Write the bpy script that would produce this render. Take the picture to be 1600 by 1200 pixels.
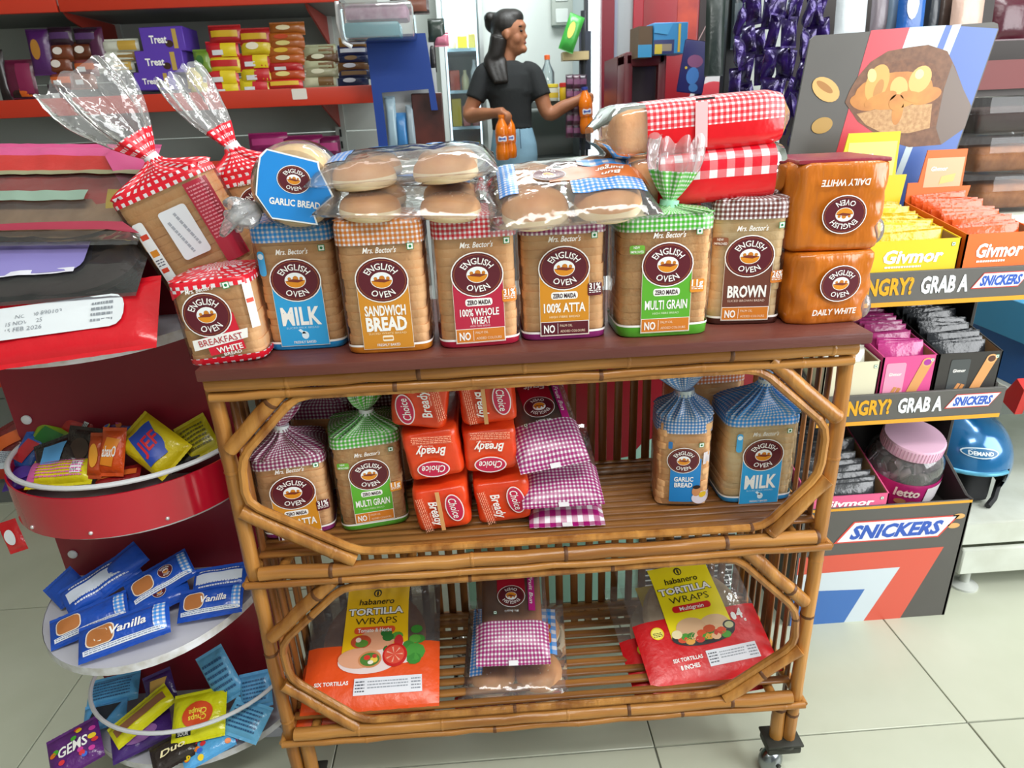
import bpy, bmesh, math, random
from mathutils import Vector, Matrix, Euler, noise
from math import sin, cos, pi, radians, sqrt, atan2, hypot
random.seed(11)
SC = bpy.context.scene; COL = SC.collection
for o in list(bpy.data.objects): bpy.data.objects.remove(o)

# ------------------------------------------------------------------ camera
CP = Vector((.4234, -.9796, 1.2887)); FPX = 1046.0
_p, _y, _r = radians(21.9), radians(2.22), radians(-2.51)
_f0 = Vector((sin(_y), cos(_y), 0)); _rt = Vector((cos(_y), -sin(_y), 0)); _up = Vector((0, 0, 1))
CF = _f0*cos(_p) - _up*sin(_p); _u2 = _f0*sin(_p) + _up*cos(_p)
CR = _rt*cos(_r) + _u2*sin(_r); CU = -_rt*sin(_r) + _u2*cos(_r)
cam = bpy.data.cameras.new('camera'); camo = bpy.data.objects.new('camera', cam); COL.objects.link(camo)
mw = Matrix((CR, CU, -CF)).transposed().to_4x4(); mw.translation = CP
camo.matrix_world = mw
cam.sensor_fit = 'HORIZONTAL'; cam.sensor_width = 36; cam.lens = FPX/1600*36; cam.clip_start = .02
cam.dof.use_dof = True; cam.dof.focus_distance = 1.12; cam.dof.aperture_fstop = 9.0
SC.camera = camo
SC.view_settings.view_transform = 'Standard'; SC.view_settings.look = 'None'
SC.view_settings.exposure = 0.0; SC.view_settings.gamma = 1

def U(px, py, x=None, y=None, z=None):
    "point of the place seen at a pixel of the photograph, at a given depth plane"
    d = CF + CR*((px-800)/FPX) - CU*((py-600)/FPX)
    t = (x-CP.x)/d.x if x is not None else (y-CP.y)/d.y if y is not None else (z-CP.z)/d.z
    return CP + d*t
def depth(p): return (Vector(p)-CP).dot(CF)

# ------------------------------------------------------------------ light
W = bpy.data.worlds.new('world'); SC.world = W; W.use_nodes = True
W.node_tree.nodes['Background'].inputs[0].default_value = (.93, .97, 1.0, 1)
W.node_tree.nodes['Background'].inputs[1].default_value = .22
def area(name, loc, target, sx, sy, power, col=(1, 1, 1)):
    l = bpy.data.lights.new(name, 'AREA'); l.shape = 'RECTANGLE'; l.size = sx; l.size_y = sy; l.energy = power; l.color = col
    o = bpy.data.objects.new(name, l); COL.objects.link(o); o.location = loc
    o.rotation_euler = (Vector(target)-Vector(loc)).to_track_quat('-Z', 'Y').to_euler(); return o
area('shopfront_daylight', (3.3, -1.15, 1.75), (.8, .1, .6), 2.0, 2.0, 112, (.97, .99, 1.0))
area('ceiling_tube_light', (.7, -1.35, 2.92), (.6, -.4, .2), 1.8, .4, 40, (1, .99, .96))
area('ceiling_tube_light', (-.3, 1.0, 2.92), (-.4, 1.1, 0), 1.2, .3, 3, (1, .98, .95))
area('ceiling_tube_light', (.9, 2.1, 2.92), (.85, 2.5, 0), 1.4, .5, 50, (.95, 1, 1))
area('ceiling_tube_light', (2.2, .5, 2.92), (2.0, .5, 0), 1.4, .3, 26, (.97, 1, 1))

# ------------------------------------------------------------------ materials
def lin(c):
    if isinstance(c, str):
        c = c.lstrip('#'); c = c if len(c) == 6 else ''.join(q*2 for q in c); c = [int(c[i:i+2], 16)/255 for i in (0, 2, 4)]
    return tuple(v/12.92 if v <= .04045 else ((v+.055)/1.055)**2.4 for v in c[:3]) + (1.0,)
_M = {}
def _new(key):
    m = bpy.data.materials.new(key); m.use_nodes = True; nt = m.node_tree
    return m, nt, nt.nodes['Principled BSDF']
def _bump(nt, scale, strength, coord='Object', stretch=None, dist=.004):
    tc = nt.nodes.new('ShaderNodeTexCoord'); n = nt.nodes.new('ShaderNodeTexNoise'); b = nt.nodes.new('ShaderNodeBump')
    n.inputs['Scale'].default_value = scale; n.inputs['Detail'].default_value = 3
    src = tc.outputs[coord]
    if stretch:
        mp = nt.nodes.new('ShaderNodeMapping'); mp.inputs['Scale'].default_value = stretch; nt.links.new(src, mp.inputs[0]); src = mp.outputs[0]
    nt.links.new(src, n.inputs['Vector']); nt.links.new(n.outputs[0], b.inputs['Height'])
    b.inputs['Strength'].default_value = strength; b.inputs['Distance'].default_value = dist
    return b.outputs[0]
def M(col, rough=.5, metal=0, bump=None, var=None, spec=.5, emit=0, coat=0, stretch=None, rnd=0, key=None):
    k = (str(col), rough, metal, bump, str(var), spec, emit, coat, stretch, rnd)
    if k in _M: return _M[k]
    m, nt, b = _new(key or 'surface'); b.inputs['Roughness'].default_value = rough; b.inputs['Metallic'].default_value = metal
    b.inputs['Specular IOR Level'].default_value = spec; b.inputs['Coat Weight'].default_value = coat
    b.inputs['Base Color'].default_value = lin(col); m.diffuse_color = lin(col)
    if bump: nt.links.new(_bump(nt, bump[0], bump[1], stretch=stretch), b.inputs['Normal'])
    if var or rnd:
        mx = nt.nodes.new('ShaderNodeMix'); mx.data_type = 'RGBA'
        mx.inputs[6].default_value = lin(col); mx.inputs[7].default_value = lin(var[1] if var else col)
        if var:
            tc = nt.nodes.new('ShaderNodeTexCoord'); n = nt.nodes.new('ShaderNodeTexNoise'); n.inputs['Scale'].default_value = var[0]; n.inputs['Detail'].default_value = 4
            rp = nt.nodes.new('ShaderNodeValToRGB'); rp.color_ramp.elements[0].position = .35; rp.color_ramp.elements[1].position = .68
            src = tc.outputs['Object']
            if stretch:
                mp = nt.nodes.new('ShaderNodeMapping'); mp.inputs['Scale'].default_value = stretch; nt.links.new(src, mp.inputs[0]); src = mp.outputs[0]
            nt.links.new(src, n.inputs['Vector']); nt.links.new(n.outputs[0], rp.inputs[0]); nt.links.new(rp.outputs[0], mx.inputs[0])
        out = mx.outputs[2]
        if rnd:
            oi = nt.nodes.new('ShaderNodeObjectInfo'); hs = nt.nodes.new('ShaderNodeHueSaturation'); mr = nt.nodes.new('ShaderNodeMapRange')
            mr.inputs[3].default_value = 1-rnd; mr.inputs[4].default_value = 1+rnd
            nt.links.new(oi.outputs['Random'], mr.inputs[0]); nt.links.new(mr.outputs[0], hs.inputs['Value']); nt.links.new(out, hs.inputs['Color']); out = hs.outputs[0]
        nt.links.new(out, b.inputs['Base Color'])
    if emit:
        b.inputs['Emission Color'].default_value = lin(col); b.inputs['Emission Strength'].default_value = emit
    _M[k] = m; return m
def foil(col, rough=.28, bump=(45, .35)): return M(col, rough, 0, bump, spec=.6, key='printed wrapper')
def ink(col): return M(col, .35, key='print ink')
def film(tint='#ffffff', haze=.05, rough=.1, bump=(28, .6), k=1.0, stretch=None):
    key = ('film', tint, haze, rough, bump, k, stretch)
    if key in _M: return _M[key]
    m, nt, b = _new('clear film'); nt.nodes.remove(b); out = nt.nodes['Material Output']; N = nt.nodes.new
    tr = N('ShaderNodeBsdfTransparent'); tr.inputs[0].default_value = lin(tint)
    df = N('ShaderNodeBsdfDiffuse'); df.inputs[0].default_value = (.8, .8, .82, 1)
    gl = N('ShaderNodeBsdfGlossy'); gl.inputs['Roughness'].default_value = rough
    fr = N('ShaderNodeFresnel'); fr.inputs[0].default_value = 1.45
    nrm = _bump(nt, bump[0], bump[1], stretch=stretch, dist=.006)
    for n_ in (gl, fr): nt.links.new(nrm, n_.inputs['Normal'])
    m1 = N('ShaderNodeMixShader'); m1.inputs[0].default_value = haze; nt.links.new(tr.outputs[0], m1.inputs[1]); nt.links.new(df.outputs[0], m1.inputs[2])
    mu = N('ShaderNodeMath'); mu.operation = 'MULTIPLY_ADD'; mu.use_clamp = True; mu.inputs[1].default_value = 1.25*k; mu.inputs[2].default_value = .008
    nt.links.new(fr.outputs[0], mu.inputs[0])
    m2 = N('ShaderNodeMixShader'); nt.links.new(mu.outputs[0], m2.inputs[0]); nt.links.new(m1.outputs[0], m2.inputs[1]); nt.links.new(gl.outputs[0], m2.inputs[2])
    nt.links.new(m2.outputs[0], out.inputs[0]); _M[key] = m; return m
def gingham(col, cell=.007, white='#dfdade', rough=.3, bold=False):
    key = ('gingham', col, cell, white, rough, bold)
    if key in _M: return _M[key]
    m, nt, b = _new('gingham print'); N = nt.nodes.new; b.inputs['Roughness'].default_value = rough
    uv = N('ShaderNodeUVMap'); sp = N('ShaderNodeSeparateXYZ'); nt.links.new(uv.outputs[0], sp.inputs[0]); outs = []
    for a in (0, 1):
        d = N('ShaderNodeMath'); d.operation = 'DIVIDE'; d.inputs[1].default_value = cell; nt.links.new(sp.outputs[a], d.inputs[0])
        f = N('ShaderNodeMath'); f.operation = 'FRACT'; nt.links.new(d.outputs[0], f.inputs[0])
        g = N('ShaderNodeMath'); g.operation = 'GREATER_THAN'; g.inputs[1].default_value = .46; nt.links.new(f.outputs[0], g.inputs[0]); outs.append(g)
    ad = N('ShaderNodeMath'); ad.operation = 'MAXIMUM' if bold else 'ADD'; nt.links.new(outs[0].outputs[0], ad.inputs[0]); nt.links.new(outs[1].outputs[0], ad.inputs[1])
    hf = N('ShaderNodeMath'); hf.operation = 'MULTIPLY'; hf.inputs[1].default_value = 1 if bold else .5; pw = N('ShaderNodeMath'); pw.operation = 'POWER'; pw.inputs[1].default_value = .36; nt.links.new(hf.outputs[0], pw.inputs[0]); nt.links.new(ad.outputs[0], hf.inputs[0])
    mx = N('ShaderNodeMix'); mx.data_type = 'RGBA'; mx.inputs[6].default_value = lin(white); mx.inputs[7].default_value = lin(col)
    nt.links.new(pw.outputs[0], mx.inputs[0]); nt.links.new(mx.outputs[2], b.inputs['Base Color'])
    nt.links.new(_bump(nt, 60, .25), b.inputs['Normal']); _M[key] = m; return m

# ------------------------------------------------------------------ objects and meshes
def thing(name, label, cat, loc=(0, 0, 0), rot=(0, 0, 0), group=None, mat=None):
    o = bpy.data.objects.new(name, None); COL.objects.link(o); o.empty_display_size = .05
    o.location = loc
    if mat is not None: o.rotation_euler = mat.to_euler()
    else: o.rotation_euler = rot
    o['label'] = label; o['category'] = cat
    if group: o['group'] = group
    return o
def tag(o, label, cat, group=None):
    o['label'] = label; o['category'] = cat
    if group: o['group'] = group
    return o
def struct(o): o['kind'] = 'structure'; return o
def link(name, me, parent=None, loc=None, rot=None, label=None):
    o = bpy.data.objects.new(name, me); COL.objects.link(o)
    if parent: o.parent = parent
    if loc is not None: o.location = loc
    if rot is not None: o.rotation_euler = rot
    if label: o['label'] = label
    return o
class MB:
    def __init__(s): s.V = []; s.F = []; s.m = []; s.uv = []; s.mats = []
    def mi(s, mat):
        if mat not in s.mats: s.mats.append(mat)
        return s.mats.index(mat)
    def add(s, VF, mat, uv=None):
        V, F = VF[0], VF[1]
        if uv is None and len(VF) > 2: uv = VF[2]
        n = len(s.V); k = s.mi(mat); s.V += [tuple(v) for v in V]; s.F += [tuple(i+n for i in f) for f in F]; s.m += [k]*len(F)
        s.uv += uv if uv else [(v[0], v[1]) for v in V]; return s
    def mesh(s, name, smooth=True, angle=None):
        me = bpy.data.meshes.new(name); me.from_pydata(s.V, [], s.F)
        for m in s.mats: me.materials.append(m)
        me.polygons.foreach_set('material_index', s.m); me.polygons.foreach_set('use_smooth', [smooth]*len(s.F))
        l = me.uv_layers.new(name='UVMap'); idx = [0]*len(me.loops); me.loops.foreach_get('vertex_index', idx)
        l.data.foreach_set('uv', [c for i in idx for c in s.uv[i]])
        me.update()
        if angle: me.set_sharp_from_angle(angle=radians(angle))
        return me
    def build(s, name, parent=None, smooth=True, loc=None, rot=None, label=None, angle=40):
        return link(name, s.mesh(name, smooth, angle), parent, loc, rot, label)
def one(name, VF, mat, parent=None, smooth=True, loc=None, rot=None, label=None, angle=40):
    return MB().add(VF, mat).build(name, parent, smooth, loc, rot, label, angle)
def box(x0, x1, y0, y1, z0, z1):
    V = [(x, y, z) for z in (z0, z1) for y in (y0, y1) for x in (x0, x1)]
    return V, [(0, 2, 3, 1), (4, 5, 7, 6), (0, 1, 5, 4), (2, 6, 7, 3), (0, 4, 6, 2), (1, 3, 7, 5)]
def bbox(x0, x1, y0, y1, z0, z1, b=.003, seg=2):
    bm = bmesh.new(); V, F = box(x0, x1, y0, y1, z0, z1); vs = [bm.verts.new(v) for v in V]
    for f in F: bm.faces.new([vs[i] for i in f])
    bmesh.ops.bevel(bm, geom=bm.edges[:], offset=b, segments=seg, affect='EDGES', profile=.6); bm.verts.index_update()
    r = [tuple(v.co) for v in bm.verts], [tuple(v.index for v in f.verts) for f in bm.faces]; bm.free(); return r
def loft(rings, cap0=True, cap1=True, uvs=None, close=True):
    n = len(rings[0]); V = [tuple(p) for r in rings for p in r]; F = []; k = len(rings)
    for j in range(k-1):
        for i in range(n if close else n-1):
            a = j*n+i; b = j*n+(i+1) % n; F.append((a, b, b+n, a+n))
    if cap0: F.append(tuple(range(n-1, -1, -1)))
    if cap1: F.append(tuple(range((k-1)*n, k*n)))
    return (V, F, uvs) if uvs else (V, F)
def lathe(prof, seg=32, cap0=True, cap1=True, ell=1.0):
    rings = [[(r*cos(2*pi*i/seg), r*ell*sin(2*pi*i/seg), z) for i in range(seg)] for r, z in prof]
    return loft(rings, cap0, cap1)
def tube(pts, r, seg=10, caps=True):
    pts = [Vector(p) for p in pts]; rad = r if isinstance(r, (list, tuple)) else [r]*len(pts); rings = []; ref = None; L = 0; uv = []
    for i, p in enumerate(pts):
        t = (pts[min(i+1, len(pts)-1)]-pts[max(i-1, 0)]).normalized()
        if ref is None:
            ref = Vector((0, 0, 1)) if abs(t.z) < .9 else Vector((0, 1, 0))
        a = (ref - t*ref.dot(t)).normalized(); b = t.cross(a); ref = a
        rings.append([p+(a*cos(2*pi*k/seg)+b*sin(2*pi*k/seg))*rad[i] for k in range(seg)])
        if i: L += (p-pts[i-1]).length
        uv += [(k/seg*.06, L) for k in range(seg)]
    return loft(rings, caps, caps, uv)
def smoothpath(pts, n=6):
    P = [Vector(p) for p in pts]; out = []
    for i in range(len(P)-1):
        p0, p1, p2, p3 = P[max(i-1, 0)], P[i], P[i+1], P[min(i+2, len(P)-1)]
        for k in range(n):
            t = k/n; out.append(.5*((2*p1)+(p2-p0)*t+(2*p0-5*p1+4*p2-p3)*t*t+(3*p1-p0-3*p2+p3)*t**3))
    return out+[P[-1]]
def gridf(fn, nu, nv, flip=False):
    V = []; uv = []
    for j in range(nv+1):
        for i in range(nu+1):
            r = fn(i/nu, j/nv); V.append(tuple(r[0])); uv.append(r[1])
    F = []
    for j in range(nv):
        for i in range(nu):
            a = j*(nu+1)+i; q = (a, a+1, a+nu+2, a+nu+1); F.append(q[::-1] if flip else q)
    return V, F, uv
def ball(c, rx, ry=None, rz=None, nu=16, nv=10, rot=None):
    ry = rx if ry is None else ry; rz = rx if rz is None else rz; c = Vector(c); rings = []
    for j in range(1, nv):
        t = -pi/2+pi*j/nv; rings.append([(rx*cos(t)*cos(2*pi*i/nu), ry*cos(t)*sin(2*pi*i/nu), rz*sin(t)) for i in range(nu)])
    V, F = loft(rings); R = rot.to_matrix() if rot else Matrix.Identity(3)
    return [tuple(c+R @ Vector(v)) for v in V], F
def xf(VF, mat):
    return ([tuple(mat @ Vector(v)) for v in VF[0]],) + tuple(VF[1:])
def prism(poly, d0, d1, axis='y'):
    "polygon in (x,z) pushed along y, or in (x,y) pushed along z"
    n = len(poly); mk = (lambda p, d: (p[0], d, p[1])) if axis == 'y' else (lambda p, d: (p[0], p[1], d)) if axis == 'z' else (lambda p, d: (d, p[0], p[1]))
    V = [mk(p, d0) for p in poly]+[mk(p, d1) for p in poly]
    F = [tuple(range(n)), tuple(range(2*n-1, n-1, -1))]+[(i, i+n, (i+1) % n+n, (i+1) % n) for i in range(n)]
    return V, F

# ------------------------------------------------------------------ flat print: text, panels, badges laid on a surface
_T = {}
def glyphs(s, bold=.0, shear=0):
    k = (s, bold, shear)
    if k in _T: return _T[k]
    c = bpy.data.curves.new('t', 'FONT'); c.body = s; c.size = 1; c.resolution_u = 2; c.offset = bold; c.shear = shear; c.align_x = 'CENTER'
    o = bpy.data.objects.new('t', c); COL.objects.link(o); dg = bpy.context.evaluated_depsgraph_get(); dg.update()
    me = o.evaluated_get(dg).to_mesh(); V = [(v.co.x, v.co.y) for v in me.vertices]; F = [tuple(p.vertices) for p in me.polygons]
    o.evaluated_get(dg).to_mesh_clear(); bpy.data.objects.remove(o); bpy.data.curves.remove(c)
    if V:
        x0 = min(v[0] for v in V); x1 = max(v[0] for v in V); V = [((x-(x0+x1)/2)/.729, y/.729) for x, y in V]; w = (x1-x0)/.729
    else: w = 0
    _T[k] = (V, F, w); return _T[k]
class Print:
    "layers of flat ink; coordinates in metres on the surface, then moved by (ox, oy, angle, scale)"
    def __init__(s, ox=0, oy=0, ang=0, sc=1): s.L = []; s.at(ox, oy, ang, sc)
    def at(s, ox=0, oy=0, ang=0, sc=1): s.o = (ox, oy, ang, sc); return s
    def _t(s, V):
        ox, oy, a, k = s.o; c, d = cos(a)*k, sin(a)*k; return [(ox+x*c-y*d, oy+x*d+y*c) for x, y in V]
    def raw(s, V, F, col, z, g): s.L.append((s._t(V), F, col if not isinstance(col, str) else ink(col), z, g)); return s
    def rect(s, x0, x1, y0, y1, col, z=0, g='label', step=.012):
        nu = max(1, int((x1-x0)*s.o[3]/step+.9)); nv = max(1, int((y1-y0)*s.o[3]/step+.9))
        V = [(x0+(x1-x0)*i/nu, y0+(y1-y0)*j/nv) for j in range(nv+1) for i in range(nu+1)]
        F = [(j*(nu+1)+i, j*(nu+1)+i+1, (j+1)*(nu+1)+i+1, (j+1)*(nu+1)+i) for j in range(nv) for i in range(nu)]
        return s.raw(V, F, col, z, g)
    def quad(s, pts, col, z=0, g='label', n=8):
        a, b, c, d = [Vector(p) for p in pts]
        V = [tuple((a.lerp(b, i/n)).lerp(d.lerp(c, i/n), j/n)) for j in range(n+1) for i in range(n+1)]
        F = [(j*(n+1)+i, j*(n+1)+i+1, (j+1)*(n+1)+i+1, (j+1)*(n+1)+i) for j in range(n) for i in range(n)]
        return s.raw([v[:2] for v in V], F, col, z, g)
    def ell(s, cx, cy, rx, ry, col, z=0, g='label', n=28, rings=3, a0=0, a1=2*pi, p=2.0):
        V = [(cx, cy)]; F = []; full = abs(a1-a0-2*pi) < 1e-6; m = n if full else n+1
        for r in range(1, rings+1):
            for i in range(m):
                t = a0+(a1-a0)*i/n; c, d = cos(t), sin(t)
                V.append((cx+rx*r/rings*math.copysign(abs(c)**(2/p), c), cy+ry*r/rings*math.copysign(abs(d)**(2/p), d)))
        for i in range(n):
            j = (i+1) % m; F.append((0, 1+i, 1+j))
            for r in range(rings-1):
                a = 1+r*m; F.append((a+i, a+m+i, a+m+j, a+j))
        return s.raw(V, F, col, z, g)
    def poly(s, pts, col, z=0, g='label'):
        cx = sum(p[0] for p in pts)/len(pts); cy = sum(p[1] for p in pts)/len(pts); n = len(pts)
        V = [(cx, cy)]+[(cx+(p[0]-cx)*.5, cy+(p[1]-cy)*.5) for p in pts]+list(pts)
        F = [(0, 1+i, 1+(i+1) % n) for i in range(n)]+[(1+i, 1+n+i, 1+n+(i+1) % n, 1+(i+1) % n) for i in range(n)]
        return s.raw(V, F, col, z, g)
    def rr(s, cx, cy, w, h, r, col, z=0, g='label'):
        pts = []
        for sx, sy, a in ((1, 1, 0), (-1, 1, 90), (-1, -1, 180), (1, -1, 270)):
            for k in range(4): t = radians(a+30*k); pts.append((cx+sx*(w/2-r)+r*cos(t), cy+sy*(h/2-r)+r*sin(t)))
        return s.poly(pts, col, z, g)
    def text(s, t, cx, cy, h, col='#ffffff', w=None, bold=.0, shear=0, z=2, g='lettering', ang=0):
        V, F, tw = glyphs(t, bold, shear); sx = (w/tw if w and tw else h); c, d = cos(ang), sin(ang)
        P = [(x*sx, y*h-h/2) for x, y in V]
        if g == 'lettering': s.n = getattr(s, 'n', 0)+1; g = 'lettering~%d' % s.n
        return s.raw([(cx+x*c-y*d, cy+x*d+y*c) for x, y in P], F, col, z, g)
    def arc(s, t, cx, cy, rx, ry, h, col='#ffffff', span=2.0, top=True, bold=.01, z=3, g='badge'):
        V, F, tw = glyphs(t, bold); k = span/tw; P = []
        for x, y in V:
            a = x*k; yy = y*h-h/2; rr = (1+yy/rx) if top else (1-yy/rx); q = (1+yy/ry) if top else (1-yy/ry)
            P.append((cx+rx*rr*sin(a), cy+(ry*q*cos(a) if top else -ry*q*cos(a))))
        return s.raw(P, F, col, z, g)
    def apply(s, fn, parent, names=None, base=.0007, dz=.00035):
        groups = {}
        for V, F, m, z, g in s.L: groups.setdefault(g, []).append((V, F, m, z))
        for g, Ls in groups.items():
            mb = MB()
            for V, F, m, z in Ls:
                P = [fn(x, y, base+dz*z) for x, y in V]
                if F:
                    big = max(F, key=len); a, b, c = [Vector(P[i]) for i in big[:3]]
                mb.add((P, F), m, uv=[(x, y) for x, y in V])
            mb.build(g.split('~')[0], parent, smooth=True, angle=60)

MAROON = '#5a1624'; GOLD = '#d98a1e'; WHT = '#f3f1ee'
def badge(P, cx, cy, rx, ry, z=1, body=MAROON, plain=False):
    k = P
    k.ell(cx, cy, rx, ry, WHT, z, 'badge').ell(cx, cy, rx*.955, ry*.95, body, z+.6, 'badge')
    k.ell(cx, cy, rx*.90, ry*.885, '#9c5a2c', z+.8, 'badge').ell(cx, cy, rx*.88, ry*.865, body, z+1, 'badge')
    k.ell(cx, cy, rx*.41, ry*.36, WHT, z+1.4, 'badge')
    k.ell(cx, cy, rx*.38, ry*.33, GOLD, z+1.8, 'badge', a0=pi, a1=2*pi).ell(cx, cy, rx*.38, ry*.33, '#e9eef2', z+1.8, 'badge', a0=0, a1=pi)
    k.quad([(cx-rx*.37, cy-ry*.02), (cx+rx*.1, cy-ry*.10), (cx+rx*.37, cy+ry*.0), (cx-rx*.1, cy+ry*.07)], '#7a3322', z+2.3, 'badge', 3)
    for dx, q in ((-.22, .07), (.02, .11), (.24, .07)): k.ell(cx+rx*dx, cy+ry*.08, rx*q, ry*q*1.2, '#c77a20', z+2.2, 'badge', n=10, rings=1)
    k.arc('ENGLISH', cx, cy, rx*.65, ry*.62, ry*.29, WHT, 2.05, True, .012, z+3).arc('OVEN', cx, cy, rx*.65, ry*.62, ry*.29, WHT, 1.35, False, .012, z+3)
def vegmark(P, x, y, s, z=1, g='veg_mark'):
    P.rect(x-s/2, x+s/2, y-s/2, y+s/2, '#1d8a4e', z, g).rect(x-s*.4, x+s*.4, y-s*.4, y+s*.4, '#f2f6f2', z+.5, g).ell(x, y, s*.22, s*.22, '#12804a', z+1, g, n=10, rings=1)
def smalltext(P, x0, x1, y0, y1, n, col='#444444', z=2, g='lettering', seed=0):
    R = random.Random(seed)
    for i in range(n):
        y = y1-(y1-y0)*(i+.5)/n; h = (y1-y0)/n*.42; x = x0
        while x < x1-.001:
            w = min(R.uniform(.002, .007), x1-x); P.rect(x, x+w, y-h/2, y+h/2, col, z, g, step=.05); x += w+.0012
# ------------------------------------------------------------------ the room
TILE = M('#bcc0ae', .25, var=(3, '#b2b6a2'), spec=.4, rnd=.02, key='floor tile'); GROUT = M('#6f736a', .8)
fl = struct(one('floor', box(-3.6, 4.4, -3.2, 3.4, -.05, -.004), GROUT, smooth=False))
tme = one('floor_tile', bbox(-.3485, .3485, -.3085, .3085, -.02, 0, .0012, 1), TILE, fl).data
first = True
for i in range(-4, 6):
    for j in range(-5, 6):
        x = .39+.70*i; y = .372+.62*j
        if first: o = [c for c in fl.children][0]; o.location = (x, y, 0); first = False
        else: link('floor_tile', tme, fl, (x, y, 0))
WALL = M('#d5dcd8', .7, key='wall paint')
struct(one('wall_back', box(-3.6, 4.4, 3.3, 3.4, 0, 3), WALL, smooth=False))
struct(one('wall_left', box(-3.7, -3.6, -3.2, 3.4, 0, 3), M('#8a867c', .7), smooth=False))
struct(one('wall_right', box(4.4, 4.5, -1.0, 3.4, 0, 3), WALL, smooth=False))
struct(one('wall_light_block', box(-3.6, 1.3, -3.3, -3.2, 0, 3), WALL, smooth=False))  # unseen half wall, added so daylight enters only from the right
struct(one('ceiling', box(-3.6, 4.4, -3.2, 3.4, 3, 3.05), M('#e9ebe8', .8), smooth=False))

# ------------------------------------------------------------------ the cane rack
CANE = M('#bd8440', .30, bump=(30, .35), var=(9, '#8a5522'), stretch=(4, 4, .35), rnd=.10, key='varnished cane')
CANEH = M('#bf8642', .30, bump=(30, .35), var=(9, '#8c5724'), stretch=(.35, 4, 4), rnd=.10, key='varnished cane')
SLAT = M('#96602c', .42, bump=(30, .4), var=(12, '#6a3c1a'), stretch=(4, 4, .3), rnd=.16, key='split bamboo')
SLATH = M('#a06c34', .36, bump=(30, .4), var=(12, '#6c411d'), stretch=(.3, 4, 4), rnd=.16, key='split bamboo')
NODE = M('#5d3616', .5)
rk = thing('cane_rack', 'brown cane and bamboo rack on caster wheels, three tiers stacked with bread', 'rack', (.5, .14, 0))
RKO = Vector((.5, .14, 0))
def rl(*p): return tuple(Vector(p)-RKO)
R_ = random.Random(3)
def cane(name, pts, r, mat, knots=True, seg=10, wob=.0015):
    P = [Vector(p)-RKO for p in pts]
    if len(P) == 2:
        a, b = P; n = max(4, int((b-a).length/.04)); P = [a.lerp(b, i/n)+Vector([R_.uniform(-wob, wob) for _ in range(3)])*(0 < i < n) for i in range(n+1)]
    rad = []; L = 0; nx = R_.uniform(.05, .14)
    mb = MB(); rr = [r*(1+R_.uniform(-.03, .03)) for _ in P]
    mb.add(tube(P, rr, seg), mat)
    if knots:
        for i in range(1, len(P)):
            L += (P[i]-P[i-1]).length
            if L > nx:
                d = (P[i]-P[i-1]).normalized(); c = P[i]; nx += R_.uniform(.13, .26)
                mb.add(tube([c-d*.0035, c, c+d*.0035], [r*1.0, r*1.10, r*1.0], seg), NODE if R_.random() < .35 else mat)
    return mb.build(name, rk)
BD = .285
for sx, x in ((1, 0), (-1, 1)):
    cane('post', [(x, 0, .06), (x, 0, .935)], .0125, CANE)
    cane('post', [(x, BD, .06), (x, BD, .935)], .012, CANE)
    cane('leg_cane', [(x+sx*.026, .004, .06), (x+sx*.026, .004, .185)], .0135, CANE)
    cane('leg_cane', [(x+sx*.026, BD-.004, .06), (x+sx*.026, BD-.004, .185)], .0135, CANE)
# top board with worn lip
TOPW = M('#6d3a30', .45, bump=(40, .25), var=(6, '#5a2c26'), stretch=(.5, 3, 3), key='maroon board')
one('top_board', xf(bbox(-.004, 1.012, -.04, .31, .942, .96, .003), Matrix.Translation(-RKO)), TOPW, rk)
for z, r, y in ((.930, .012, -.018), (.908, .008, -.016)):
    cane('top_rail', [(.0, y, z), (1.0, y, z)], r, CANEH)
    cane('top_rail', [(.0, BD+.012, z), (1.0, BD+.012, z)], r, CANEH)
for x in (-.004, 1.004): cane('side_rail', [(x, 0, .925), (x, BD, .925)], .01, CANEH)
for z in (.575, .20):
    cane('front_rail', [(.014, -.012, z), (.986, -.012, z)], .0125, CANEH)
    cane('front_trim', [(-.012, -.018, z-.018), (1.012, -.018, z-.018)], .0065, CANEH)
    cane('back_rail', [(.01, BD, z), (.99, BD, z)], .012, CANEH)
    for x in (.0, 1.0):
        cane('side_rail', [(x, .0, z), (x, BD, z)], .011, CANEH)
    for x in (-.013, 1.013): cane('wrap', [(x, -.016, z-.018), (x, .02, z-.018)], .006, CANEH, False)
    for x in (.05, .272, .73, .95): cane('cross_bar', [(x, -.004, z+.0), (x, BD, z+.0)], .009, CANEH)
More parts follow.
